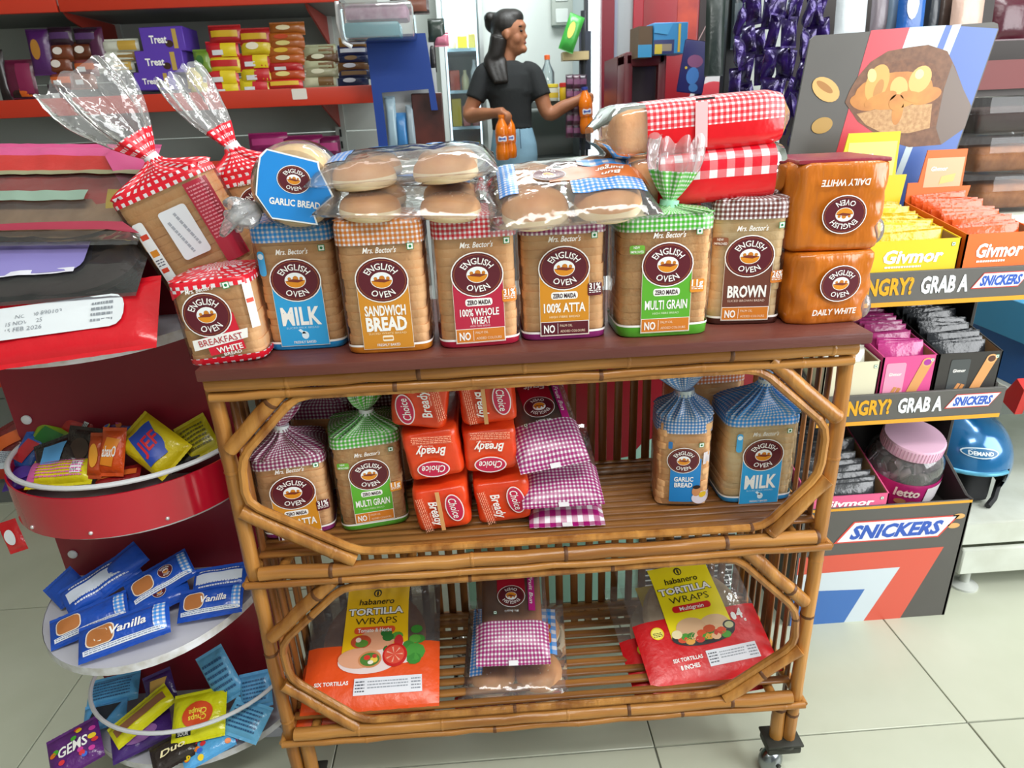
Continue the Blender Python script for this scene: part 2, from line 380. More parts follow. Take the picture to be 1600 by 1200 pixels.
# corner braces and the thin bent cane that follows them
comps = [((.605, .912), dict(TL=((.010, .815), (.112, .916)), TR=((.868, .916), (.990, .808)), BL=((.006, .70), (.178, .590)), BR=((.992, .69), (.905, .590)))),
         ((.225, .548), dict(TL=((.010, .437), (.135, .552)), TR=((.862, .556), (.984, .432)), BL=((.012, .325), (.132, .208)), BR=((.99, .318), (.852, .208))))]
for (z0, z1), B in comps:
    for k, (a, b) in B.items(): cane('corner_brace', [(a[0], -.010, a[1]), (b[0], -.010, b[1])], .0125, CANE)
    def ins(p, q, k):
        # step inwards from a brace
        d = Vector((q[0]-p[0], q[1]-p[1])).normalized(); n = Vector((-d.y, d.x)); c = Vector((.5, (z0+z1)/2))-Vector(p)
        if n.dot(c) < 0: n = -n
        return [Vector(p)+n*.021, Vector(q)+n*.021]
    pts = []
    for k, rev in (('TL', 0), ('TR', 0), ('BR', 0), ('BL', 1)):
        a, b = B[k]; q = ins(a, b, k); pts += q[::-1] if rev else q
    loop = []
    n = len(pts)
    for i in range(n+1):
        p = pts[i % n]; a = pts[(i-1) % n]; c = pts[(i+1) % n]
        loop += [p+(a-p).normalized()*.022, p+(a-p).normalized()*.006+(c-p).normalized()*.006, p+(c-p).normalized()*.022] if i < n else [loop[0]]
    dense = []
    for i in range(len(loop)-1):
        m = max(1, int((loop[i+1]-loop[i]).length/.05))
        dense += [loop[i].lerp(loop[i+1], j/m) for j in range(m)]
    dense.append(loop[0])
    cane('bent_cane', [(p.x, -.012, p.y) for p in dense], .0072, CANE, True, 8)
# back and side slats, each its own piece
smesh = [MB().add(bbox(-.0085, .0085, -.003, .003, .165, .925, .002, 1), SLAT).mesh('slat') for _ in range(1)]
for i in range(31):
    x = .028+.944*i/30+R_.uniform(-.004, .004)
    link('back_slat', smesh[0], rk, rl(x, BD-.012, R_.uniform(-.008, .0)), (0, R_.uniform(-.012, .012), R_.uniform(-.2, .2)))
for x in (-.004, 1.004):
    for i in range(8):
        y = .028+.228*i/7
        link('side_slat', smesh[0], rk, rl(x+(.010 if x < .5 else -.010), y, 0), (R_.uniform(-.012, .012), 0, pi/2+R_.uniform(-.3, .3)))
# shelf slats run along the rack
shm = MB().add(xf(bbox(-.49, .49, -.0095, .0095, -.004, .004, .0025, 1), Matrix()), SLATH).mesh('shelf_slat')
for z, n in ((.597, 13), (.222, 10)):
    for i in range(n):
        y = .012+(BD-.035)*i/(n-1)
        o = link('shelf_slat', shm, rk, rl(.5, y, z+R_.uniform(-.002, .001)), (R_.uniform(-.15, .15), 0, R_.uniform(-.006, .006)))
        o.scale = (1, R_.uniform(.8, 1.05), 1)
# casters
STEEL = M('#8f9498', .22, 1, key='worn steel'); BLK = M('#33342f', .5, .3, key='dark bracket')
def caster(x, y, ang):
    mb = MB(); mb.add(bbox(-.034, .034, -.024, .024, .052, .068, .004), BLK).add(bbox(-.037, .037, -.027, .027, .072, .078, .003), BLK).add(tube([(0, 0, .068), (0, 0, .074)], .03, 12), BLK)
    c = mb.build('caster_bracket', rk, loc=rl(x, y, 0))
    w = MB(); w.add(xf(ball((0, 0, 0), .0275, .021, .0275, 20, 14), Matrix.Translation((0, 0, .0275))), STEEL).add(xf(tube([(0, -.024, .0), (0, .024, .0)], .005, 10), Matrix.Translation((0, 0, .0275))), BLK)
    o = w.build('wheel', c, loc=(.024*cos(ang), .024*sin(ang), 0), rot=(0, 0, ang)); 
    one('stem', tube([(0, 0, .05), (.01*cos(ang), .01*sin(ang), .044)], .010, 12), STEEL, c)
caster(.985, .002, radians(205)); caster(.015, .002, radians(200)); caster(.985, BD, 1); caster(.015, BD, 2)
# ------------------------------------------------------------------ bread bags
CRUST = M('#eaa76c', .75, bump=(90, .5), var=(14, '#f4c794'), rnd=.05, spec=.2, key='bread crust')
CRUSTD = M('#e0a56c', .78, bump=(120, .7), var=(40, '#efc490'), rnd=.06, spec=.2, key='grain bread')
CRUSTL = M('#f0c78e', .75, bump=(90, .5), var=(16, '#f0d8ae'), rnd=.05, spec=.2, key='pale bread')
FILM = film(haze=.01, k=.55, bump=(30, .8), stretch=(1, 1, .4)); FILMW = film(haze=.2, rough=.16, bump=(22, 1.0), k=1.3)
TIE = M('#e8ecf0', .3)
def sup(w, d, th, p):
    c, s = cos(th), sin(th)
    return math.copysign(abs(c)**(2/p), c)*w/2, math.copysign(abs(s)**(2/p), s)*d/2
_sl = {}
def slicemesh(w, d, t, mat):
    k = (round(w, 3), round(d, 3), round(t, 4), mat.name)
    if k not in _sl:
        r = .014; P = []
        for sx, sy, a in ((1, 1, 0), (-1, 1, 90), (-1, -1, 180), (1, -1, 270)):
            for q in range(3): th = radians(a+45*q); P.append((sx*(w/2-r)+r*cos(th), sy*(d/2-r)+r*sin(th)))
        rings = [[(x*s, y*s, z) for x, y in P] for z, s in ((0, .995), (t*.1, 1), (t*.9, 1), (t, .995))]
        _sl[k] = MB().add(loft(rings), mat).mesh('bread_slice', True, 60)
    return _sl[k]
def bag(T, w, d, h, ging, bot=None, band=.03, neck=(0, 0, .03), rn=.014, tail=.05, tailr=.045, taildir=(0, 0, 1), pleats=15, p=6, crust=CRUST, seed=1, tie=TIE,
        bread=True, tailmat=None, filmm=None, botw=True, ginglen=.5, both=.012, bh=None):
    "sliced loaf standing in a clear bag: T is the empty at the middle of its foot"
    R = random.Random(seed); N = 84; filmm = filmm or FILM; bh = bh or h-band*.3
    def ring(z, s, pp=p, c=(0, 0), am=0, k=0, ph=0, flat=1.0, ww=w, dd=d, jit=0):
        out = []
        for i in range(N):
            th = 2*pi*i/N; x, y = sup(ww, dd*flat, th, pp); m = s*(1+am*cos(k*th+ph+.7*sin(2*th+seed)))
            if jit: m *= 1+jit*noise.noise(Vector((3*cos(th), 3*sin(th), z*40+seed)))
            out.append((c[0]+x*m, c[1]+y*m, z))
        return out
    base = [Vector(sup(w, d, 2*pi*i/N, p)) for i in range(N+1)]; arc = [0]
    for i in range(N): arc.append(arc[-1]+(base[i+1]-base[i]).length)
    def shell(name, rings, mat, c0=False, c1=False, par=T):
        rr = [r+[r[0]] for r in rings]; L = 0; uv = []
        for j, r in enumerate(rings):
            if j: L += sum((Vector(rings[j][i])-Vector(rings[j-1][i])).length for i in range(0, N, 7))/len(range(0, N, 7))
            uv += [(arc[i], L) for i in range(N+1)]
        return one(name, loft(rr, c0, c1, uv, close=False), mat, par, angle=70)
    z1 = h-band; bodyz = [both, .03, z1*.4, z1*.65, z1]
    foot = [ring(.0, .93), ring(.003, .985), ring(both, 1.0)]
    if bot:
        shell('base_band', foot, bot, True)
        if botw: shell('base_line', [ring(both-.0005, 1.004), ring(both+.0028, 1.004)], ink(WHT))
    else: shell('bag_foot', foot, filmm, True)
    body = [ring(both, 1)]+[ring(both+(z1-both)*t, 1+.012*sin(pi*t), jit=.012) for t in (.15, .3, .45, .6, .75, .9)]+[ring(z1, 1.0)]
    shell('bag_film', body, filmm)
    nx, ny, nz = neck; top = [ring(z1, 1.003), ring(h-band*.25, 1.0), ring(h, .965, p, am=.01, k=pleats)]
    for t in (.12, .25, .4, .55, .7, .85, 1):
        e = t*t*(3-2*t)*.92+t*.08; s = 1-(1-2*rn/w)*e; pp = p+(2.2-p)*e; fl = 1+(w/d-1)*e
        zz = h+nz*t; am = .03+.24*t*(1-.45*t)
        top.append(ring(zz, s, pp, (nx*t, ny*t), am, pleats, seed, fl))
    g = shell('gingham_top', top, ging, False, tail <= 0)
    nk = Vector((nx, ny, h+nz)); tie = tie if nz > .0115 else None; td = Vector(taildir).normalized()
    if tie:
        a = td.orthogonal().normalized()
        one('tie', tube([nk-td*.005, nk+td*.006], rn*1.08, 14), tie, T, angle=50)
    if tail > 0:
        b1 = td.orthogonal().normalized(); b2 = td.cross(b1); rr = []; gi = 0; n = 8
        for j in range(n+1):
            t = j/n; r = rn*.9+(tailr-rn)*(sin(t*pi*.62)/sin(pi*.62) if t < .9 else 1)**.9; am = .30*t*(1-.3*t)+.05; ringp = []
            for i in range(N):
                th = 2*pi*i/N; m = r*(1+am*cos(pleats*.5*th+seed)+.12*noise.noise(Vector((2*cos(th), 2*sin(th), seed+t*3))))
                edge = (.012*noise.noise(Vector((3*cos(th), 3*sin(th), seed*2.)))+.006*cos(9*th)) if j == n else 0
                ringp.append(tuple(nk+td*(.005+tail*t+edge)+b1*(m*cos(th))+b2*(m*.55*sin(th))))
            rr.append(ringp)
        gi = int(n*ginglen)
        if gi > 0: shell('gingham_frill', rr[:gi+1], ging, par=g)
        if gi < n: shell('clear_tail', rr[gi:], tailmat or FILMW)
    if bread:
        n = max(4, int(bh/.0125)); t = (bh-.003)/n; me = slicemesh(w-.009, d-.009, t*.995, crust)
        for i in range(n):
            o = link('bread_slice', me, T, (R.uniform(-.0012, .0012), R.uniform(-.0012, .0012), .003+i*t), (0, 0, pi*(R.random() < .5)))
            o.scale = (R.uniform(.991, 1.0), R.uniform(.991, 1.0), 1)
    def fn(x, y, off):
        u = min(.9995, abs(2*x/w)); return (x*(1+.012), -(d/2)*(1-u**p)**(1/p)*1.014-off, y)
    return fn
PAN = dict(milk='#2f9fdc', sandwich='#cf8a28', wheat='#b3203f', atta='#d08a20', multi='#5aa82e', brown='#6b3a2c')
def eo_print(fn, T, kind, k, zoff=0.0, side=1):
    "front print of the loaf bags: badge over a coloured panel"
    P = Print(0, zoff, 0, k); c = PAN[kind]; lo = .008
    P.text("Mrs. Bector's", .001, .157, .0085, WHT, .048, .012, .35, 1)
    vegmark(P, .045, .160, .0095)
    P.rect(-.0375, .0375, lo, .105, '#e8dccb', 0, 'label_panel').rect(-.0368, .0368, lo+.0008, .105, c, .6, 'label_panel')
    badge(P, 0, .113, .0385, .0335, 2)
    if kind in ('milk', 'sandwich'):
        if kind == 'milk':
            P.text('MILK', 0, .0575, .029, WHT, .060, .03)
            P.text('SLICED MILK BREAD', 0, .038, .0032, '#b9e0f4', .05)
            P.ell(.002, .0255, .0055, .0065, '#dff1fb', 1, 'lettering', 14, 1).quad([(-.002, .028), (.004, .028), (-.004, .036), (-.008, .034)], '#dff1fb', 1, 'lettering', 2)
            P.rr(-.046, .140, .011, .038, .005, '#3aa3dc', 1, 'side_tag').ell(-.046, .151, .0045, .0045, '#d9effa', 2, 'side_tag', 12, 1)
        else:
            P.text('SANDWICH', 0, .068, .0155, WHT, .060, .03).text('BREAD', 0, .0475, .021, WHT, .060, .04)
            P.text('SLICED WHITE BREAD', 0, .0325, .0032, '#f2d9a8', .056)
            P.rr(0, .0245, .016, .009, .002, '#f6e7cf', 1, 'lettering').rr(0, .0245, .014, .003, .001, c, 2, 'lettering')
        P.text('FRESHLY BAKED', 0, .0145, .0042, WHT, .034, .01)
    else:
        no = {'atta': MAROON}.get(kind, '#cf7a26')
        P.rect(-.0368, .0368, .0092, .031, WHT, 1, 'label_panel').rect(-.036, .036, .010, .0302, no, 1.5, 'label_panel')
        P.text('NO', -.0235, .020, .0125, WHT, .017, .03, z=3).rect(-.011, -.0104, .012, .028, WHT, 3, 'lettering')
        P.text('PALM OIL', .002, .0245, .004, '#f4dcc0', .019, z=3).text('ADDED COLOURS', .012, .0155, .004, '#f4dcc0', .038, z=3)
        if kind != 'brown':
            P.rr(0, .0715, .040, .0115, .004, WHT, 1, 'zero_tag').text('ZERO MAIDA', 0, .0715, .007, '#3c1a2a', .035, .03, z=2, g='zero_tag')
        if kind == 'wheat': P.text('100% WHOLE', 0, .0565, .0115, WHT, .058, .02).text('WHEAT', .001, .0435, .011, WHT, .030, .02).text('HIGH FIBRE BREAD', 0, .035, .003, '#f0bfc8', .03)
        if kind == 'atta': P.text('100% ATTA', 0, .053, .0145, WHT, .063, .025).text('HIGH FIBRE BREAD', 0, .0385, .0036, '#fbe6bd', .046)
        if kind == 'multi': P.text('MULTI GRAIN', 0, .0525, .0145, WHT, .064, .02).text('HIGH FIBRE BREAD', 0, .039, .0034, '#d9f0c4', .04)
        if kind == 'brown': P.text('BROWN', 0, .057, .019, WHT, .060, .035).text('SLICED BROWN BREAD', 0, .0415, .0038, '#e4c9b8', .058)
        if kind in ('multi', 'brown'):
            P.rr(-.0455, .137, .022, .013, .003, '#6fae38' if kind == 'multi' else '#8a5238', 1, 'side_tag').text('NEW', -.0465, .1405, .004, WHT, .009, .01, z=2, g='side_tag').text('IMPROVED', -.0455, .134, .004, WHT, .019, .01, z=2, g='side_tag')
        tg = {'wheat': ('31%', '#d9822a'), 'atta': ('31%', MAROON), 'multi': ('11g', '#d98a2a'), 'brown': ('26%', '#d07a2c')}[kind]
        P.rr(.046, .079, .022, .020, .003, tg[1], 2.2, 'protein_tag').text(tg[0], .046, .084, .010, WHT, .018, .025, z=4, g='protein_tag'); smalltext(P, .037, .055, .073, .0785, 2, WHT, 4, 'protein_tag')
    P.apply(fn, T)
def loaf(kind, label, x, y, z, w, h, ging, bot, band=.03, rz=0, k=None, zoff=0, d=.115, grp='loaves along the rack top', tilt=(0, 0), **kw):
    T = thing('sliced_loaf', label, 'bread', (x, y+d/2, z), (tilt[0], tilt[1], rz), grp)
    fn = bag(T, w, d, h, ging, bot, band, **kw)
    eo_print(fn, T, kind, k or min(1.0, w/.124), zoff)
    return T
GB, GO, GR, GP, GG, GN = gingham('#1e8fe0'), gingham('#c9741c'), gingham('#bc0c20'), gingham('#820c50'), gingham('#3fa51c'), gingham('#642a20')
GRB = gingham('#d8182c', .0125, bold=True)
FB, FO, FR, FP, FG, FN = [foil(c) for c in ('#2496dd', '#c97a22', '#b3203f', '#8e2a72', '#55a82f', '#4a241c')]
TZ = .96
loaf('milk', 'sliced loaf with sky-blue gingham top and blue panel, on the rack top', .144, .030, TZ, .122, .196, GB, FB, .028, rn=.02, neck=(0, .025, .008), tail=.05, taildir=(0, 1, -.05), seed=2, crust=CRUST)
loaf('sandwich', 'sliced loaf with orange gingham top and orange panel, on the rack top', .278, -.008, TZ, .130, .198, GO, FO, .034, rn=.022, neck=(0, .025, .008), tail=.05, taildir=(0, 1, -.05), seed=3, crust=CRUST)
loaf('wheat', 'sliced loaf with red gingham top and crimson panel, on the rack top', .413, -.004, TZ, .126, .198, GR, FR, .032, rn=.022, neck=(.01, .02, .010), tail=.045, taildir=(.2, 1, .0), rz=radians(4), seed=4, crust=CRUST)
loaf('atta', 'sliced loaf with magenta gingham top and amber panel, standing on the rack top', .547, .008, TZ, .134, .185, GP, FP, .022, rn=.022, neck=(0, .025, .008), tail=.05, taildir=(0, 1, -.05), seed=5, k=1.0, zoff=.0)
loaf('multi', 'grain loaf with tied green gingham neck and green panel, on the rack top', .7, -.004, TZ, .144, .184, GG, FG, .022, neck=(.006, -.03, .013), rn=.013, tail=.085, tailr=.05, taildir=(.12, .0, 1), seed=6, k=1.0, crust=CRUSTD, zoff=.0, tie=M('#9fe0c0', .3), both=.018, ginglen=.62)
loaf('brown', 'sliced loaf with dark brown gingham top and brown panel, on the rack top', .845, .034, TZ, .118, .195, GN, FN, .028, rn=.02, neck=(.005, .01, .011), tail=.055, tailr=.04, taildir=(-.75, -.35, .15), rz=radians(-6), seed=7, k=.98, crust=CRUSTL, ginglen=.3)
# middle tier
MZ = .601
G2 = 'loaves on the middle tier'
loaf('atta', 'sliced loaf with tied magenta gingham top behind the left corner brace of the rack', .062, .056, MZ, .128, .155, GP, FP, .016, neck=(-.004, -.024, .047), rn=.012, tail=.055, tailr=.034, taildir=(.15, .0, 1), seed=8, k=1.0, zoff=-.022, grp=G2, rz=radians(10), tie=TIE, ginglen=.7)
loaf('multi', 'grain loaf with tied green gingham top beside the orange-red bread blocks on the middle tier', .196, .066, MZ, .124, .185, GG, FG, .019, neck=(.008, -.024, .033), rn=.012, tail=.05, tailr=.036, taildir=(.1, .0, 1), seed=9, k=.92, zoff=.008, grp=G2, rz=radians(10), crust=CRUSTD, ginglen=.75, botw=True)
T = loaf('milk', 'sliced loaf with tied blue gingham top by the right end of the middle tier', .912, .070, MZ, .136, .172, GB, FB, .015, neck=(.004, -.025, .058), rn=.012, tail=.06, tailr=.026, taildir=(.0, .0, 1), seed=12, k=.97, zoff=-.010, grp=G2, crust=CRUSTL, d=.11, ginglen=1.0)
# garlic loaf: narrow round-sided bag
GB2 = gingham('#2a76b8', .006)
T = thing('sliced_loaf', 'narrow loaf in a bag with navy-checked tied top, beside the blue-topped loaf', 'bread', (.776, .12, MZ), (0, 0, radians(-8)), G2)
fn = bag(T, .104, .10, .176, GB2, None, .026, neck=(-.002, -.02, .043), rn=.016, tail=.065, tailr=.056, taildir=(-.06, .05, 1), seed=13, p=3.2, crust=CRUST, tie=M('#c9d3da', .25, .4), ginglen=1.0, pleats=18)
P = Print(); P.rect(-.024, .030, .012, .10, '#1f7fc4', 0, 'label_panel'); badge(P, -.002, .098, .029, .026, 2); vegmark(P, .028, .128, .009)
P.text('GARLIC', .0, .060, .0095, WHT, .034, .03).text('BREAD', .0, .048, .0095, WHT, .032, .03); P.rr(-.026, .128, .007, .014, .002, '#2b74b8', 1, 'side_tag')
P.rect(.033, .045, .088, .112, '#e9e2e6', 1, 'side_tag'); P.ell(.034, .020, .018, .013, '#ded6e2', 2, 'sticker').ell(.024, .034, .008, .010, '#c98a5e', 2.4, 'sticker').ell(.024, .043, .007, .004, '#2a1d1a', 2.8, 'sticker').ell(.036, .026, .007, .006, '#e0b92a', 3, 'sticker')
P.apply(fn, T)
# two loaves standing behind
T = thing('sliced_loaf', 'loaf with orange gingham neck half hidden behind the blue milk loaf', 'bread', (.848, .230, MZ), (0, 0, .05), G2)
bag(T, .15, .07, .212, gingham('#c96a2c'), FO, .02, neck=(0, 0, .05), rn=.018, tail=.04, tailr=.05, seed=14, pleats=17)
T = thing('sliced_loaf', 'magenta-checked loaf standing behind the leftmost loaf of the middle tier', 'bread', (.10, .233, MZ), (0, 0, -.05), G2)
bag(T, .12, .07, .19, gingham('#8e2560'), FP, .025, neck=(.02, 0, .05), rn=.014, tail=.05, tailr=.03, seed=15)
T = thing('sliced_loaf', 'dark maroon-checked loaf at the back between the magenta and green tied loaves', 'bread', (.205, .235, MZ), (0, 0, .1), G2)
bag(T, .11, .06, .205, gingham('#5a1826'), FN, .03, neck=(.01, 0, .045), rn=.014, tail=.04, tailr=.035, seed=17)
T = thing('sliced_loaf', 'blue-checked loaf standing behind the round garlic loaf on the rack top', 'bread', (.225, .235, TZ), (0, 0, 0), 'loaves along the rack top')
bag(T, .12, .10, .225, gingham('#2f7fc4', .006), FB, .04, neck=(0, 0, .02), rn=.03, tail=0, seed=18)
T = thing('sliced_loaf', 'low loaf standing behind the leftmost loaf, under the two leaning bags', 'bread', (.06, .165, TZ), (0, 0, 0), 'loaves along the rack top')
bag(T, .125, .115, .072, GRB, None, .01, neck=(0, 0, .004), rn=.03, tail=0, seed=19)
# ------------------------------------------------------------------ packets
def plane_at(px, py, tilt=0, ang=0, yaw=0, y=None, z=None, x=None):
    "where a packet lies: tilt 0 = flat on its back, 90 = upright facing the shop front; ang turns it in its own plane"
    p = U(px, py, x=x, y=y, z=z)
    return p, Matrix.Rotation(radians(yaw), 3, 'Z') @ Matrix.Rotation(radians(tilt), 3, 'X') @ Matrix.Rotation(radians(ang), 3, 'Z')
def mpp(p): return depth(p)/FPX
def pillow(T, w, l, t, bands=None, mat=None, fins=.006, seed=0, nx=14, ny=16, wr=.0012, name='wrapper', q=4, back=.6):
    "flow-wrap packet lying in xy; returns the function that lays print on its face"
    def hg(x, y):
        u = min(1, abs(2*x/w)); v = min(1, abs(2*y/l))
        return t/2*max(0, (1-u**q))**.5*max(0, 1-v**3)**.6
    def wrk(x, y): return wr*noise.noise(Vector((x*34+seed, y*34, seed*1.7)))
    def pos(x, y, sg):
        k = hg(x, y)/(t/2+1e-6); sx = 1-.05*k*(abs(2*y/l)<.98)
        return (x*sx, y, (hg(x, y)*(1 if sg > 0 else -back))+wrk(x, y)*k)
    bands = bands or [(0, 1, name, mat)]
    for v0, v1, nm, m in bands:
        mb = MB(); n = max(2, int(ny*(v1-v0)+.5))
        for sg in (1, -1):
            def f(a, b): 
                x = (a-.5)*w; y = (v0+(v1-v0)*b-.5)*l; return pos(x, y, sg), (x+w*(sg < 0), y)
            mb.add(gridf(f, nx, n, sg < 0), m)
        if fins:
            for e, vv in ((0, 0), (1, 1)):
                if (v0 == 0 and e == 0) or (v1 == 1 and e == 1):
                    y0 = (vv-.5)*l; s = -1 if e == 0 else 1
                    def ff(a, b): 
                        x = (a-.5)*w; return (x, y0+s*fins*b, .0006*sin(a*60)*b), (x, y0+s*fins*b)
                    mb.add(gridf(ff, 24, 2, e == 0), m)
        mb.build(nm, T, angle=80)
    def fn(x, y, off):
        a = pos(x, y, 1); return (a[0], a[1], a[2]+off)
    return fn
def packet(name, label, cat, p, R, w, l, t, mat=None, bands=None, grp=None, prnt=None, **kw):
    T = thing(name, label, cat, p, group=grp, mat=R); fn = pillow(T, w, l, t, bands, mat, **kw)
    if prnt:
        P = Print(); prnt(P); P.apply(fn, T)
    return T
# ---- buns
BUN = M('#c98a4c', .55, bump=(60, .2), var=(30, '#d89f62'), key='bun top'); BUNS = M('#ecd2a4', .7, var=(20, '#f4e2be'), key='bun side'); SEED = M('#f4e6c4', .5)
def bunmesh(r, h, key='bun'):
    mb = MB(); pr = [(.86, 0), (.97, .1), (1, .25), (.985, .42)]; mb.add(lathe([(a*r, b*h) for a, b in pr], 22, True, False), BUNS)
    mb.add(lathe([(a*r, b*h) for a, b in [(.985, .42), (.93, .62), (.8, .8), (.6, .92), (.35, .98), (.1, 1)]], 22, False, True), BUN); return mb.mesh('bun')
def seedmesh(r, h, n=34, seed=1):
    R = random.Random(seed); mb = MB()
    for _ in range(n):
        a = R.uniform(0, 2*pi); q = sqrt(R.random())*.72; z = h*(1-.42*q**2.6)
        mb.add(ball((r*q*cos(a), r*q*sin(a), z), .0014, .0022, .0009, 5, 3, Euler((0, 0, R.uniform(0, 3)))), SEED)
    return mb.mesh('sesame')
_bm = bunmesh(.054, .046); _sm = seedmesh(.054, .046)
def bunpack(name, label, p, R, w=.245, l=.2, t=.055, cols=2, rows=2, grp='bun packs on the rack', bands=(), prnt=None, sesame=True, fins=.012, hz=.08):
    T = thing(name, label, 'buns', p, group=grp, mat=R); k = min(w/cols, l/rows)/2/.0545
    for i in range(cols):
        for j in range(rows):
            b = link('bun', _bm, T, ((i-(cols-1)/2)*w/cols*.94, (j-(rows-1)/2)*l/rows*.94, -t*.30)); b.scale = (k, k, k*t/.055)
            if sesame: s = link('sesame', _sm, b, rot=(0, 0, i*2+j)); s['kind'] = 'stuff'
    fm = film(haze=hz, rough=.1, bump=(16, .9), k=1.1)
    fn = pillow(T, w*1.06, l*1.08, t*1.12, [(0, 1, 'bag_film', fm)], fins=fins, wr=.004, q=7, nx=22, ny=20)
    if prnt:
        P = Print(); prnt(P); P.apply(fn, T, base=.001)
    return T
# lettering is laid on the side that faces the camera: front edge of a pack is -y
GBL = gingham('#2f8fe0', .02); GBS = gingham('#2f86d8', .0075)
def pr_blue(P):
    P.rect(.03, .115, .035, .085, GBL, 0, 'gingham_patch~1').rect(-.112, -.082, -.06, .06, GBS, 0, 'gingham_patch~2'); P.rr(-.04, .062, .05, .02, .004, '#2a7fd0', 1, 'label'); smalltext(P, -.058, -.022, .057, .067, 2, '#cfe4f6', 2, 'label')
p = U(636, 296, y=.05); bunpack('bun_pack', 'upper clear pack of four sesame buns with blue checks, behind the orange-topped loaf', U(636, 262, y=.075), Matrix.Rotation(radians(4), 3, 'X') @ Matrix.Rotation(radians(-2), 3, 'Y'), .25, .19, .05, prnt=pr_blue, hz=.12)
def pr_blue2(P):
    P.rect(.055, .09, -.02, .03, GBS, 0, 'gingham_patch').rect(-.06, .0, .03, .07, '#1f5fb8', 0, 'label')
bunpack('bun_pack', 'lower clear pack of sesame buns squeezed under another pack on the rack top', U(645, 312, y=.06), Matrix.Rotation(radians(6), 3, 'X') @ Matrix.Rotation(radians(3), 3, 'Y'), .245, .18, .05, prnt=pr_blue2, hz=.07)
def pr_burger(P):
    P.rect(-.106, -.078, -.055, .065, GBS, 0, 'gingham_patch~1').rect(.0, .108, -.07, -.035, GBS, 0, 'gingham_patch~2').quad([(.02, .02), (.10, .0), (.105, .03), (.02, .05)], GBL, 0, 'gingham_patch~3')
    P.rect(-.03, .118, -.035, .012, '#c8682c', 1, 'label_panel'); P.at(-.028, -.008, pi, 1); badge(P, 0, 0, .026, .021, 2); P.at(0, 0)
    P.text('Burger', .066, -.005, .014, WHT, .045, .02, .3, z=3, ang=pi).text('Bun', .065, -.024, .012, WHT, .03, .02, .3, z=3, ang=pi)
bunpack('bun_pack', 'clear pack of burger buns with upside-down orange label and blue checks, on the magenta-topped loaf', U(886, 300, y=.05), Matrix.Rotation(radians(16), 3, 'X') @ Matrix.Rotation(radians(-3), 3, 'Y'), .225, .20, .055, prnt=pr_burger)
# ---- wrapped blocks
def block(T, w, d, h, mat, r=.016, name='wrapper', wr=.0025, seed=0, p=7, nz=10):
    N = 64; rings = []; arc = []
    zs = [0, .004, .012]+[.012+(h-.024)*i/nz for i in range(1, nz)]+[h-.012, h-.004, h]
    for z in zs:
        e = min(z, h-z); s = 1-(.07 if e <= 0 else .018 if e < .006 else 0); rg = []
        for i in range(N+1):
            th = 2*pi*i/N; x, y = sup(w, d, th, p); n = 1+wr/w*4*noise.noise(Vector((x*45+seed, y*45, z*45)))
            rg.append((x*s*n, y*s*n, z))
        rings.append(rg)
    mb = MB(); mb.add(loft(rings, True, True, close=False), mat); mb.build(name, T, angle=60)
    def fn(x, y, off):
        u = min(.999, abs(2*x/w)); return (x, -(d/2)*(1-u**p)**(1/p)*1.02-.0012-off, y)
    return fn
ORG = M('#c8701a', .22, bump=(34, 1.0), var=(30, '#b8641a'), spec=.6, stretch=(1, 1, .35), key='orange wrapper')
def daily(label, x, y, z, w, h, flip, seed):
    T = thing('wrapped_loaf', label, 'bread', (x, y+.075, z), (0, 0, radians(-3 if flip else 3)), 'orange wrapped loaves')
    fn = block(T, w, .15, h, ORG, seed=seed, wr=.0022, p=6, name='orange_wrapper')
    P = Print(0, h/2, pi if flip else 0); badge(P, -.004 if flip else .004, .010, .033, .0285, 1)
    P.text('DAILY WHITE', .0, -.034 if not flip else -.036, .0095, '#e9e6e0', .072, .025, .15)
    P.apply(fn, T, base=.0022)
    if flip: one('seal_flap', xf(bbox(-w*.46, w*.46, -.07, .07, 0, .006, .002), Matrix.Translation((0, 0, h-.002))), foil('#8e2436', .3), T)
    one('clear_corner', ball((w*.44, -.06, h*.2), .012, .012, .02, 10, 8), FILMW, T)
daily('orange wrapped loaf standing directly on the right end of the rack top', .967, .012, TZ, .135, .113, False, 1)
daily('orange wrapped loaf lying upside down on top of the other orange one', .970, .020, TZ+.115, .148, .130, True, 2)
RED = M('#e2481c', .3, bump=(30, .5), var=(20, '#d63a16'), spec=.5, key='orange red wrapper')
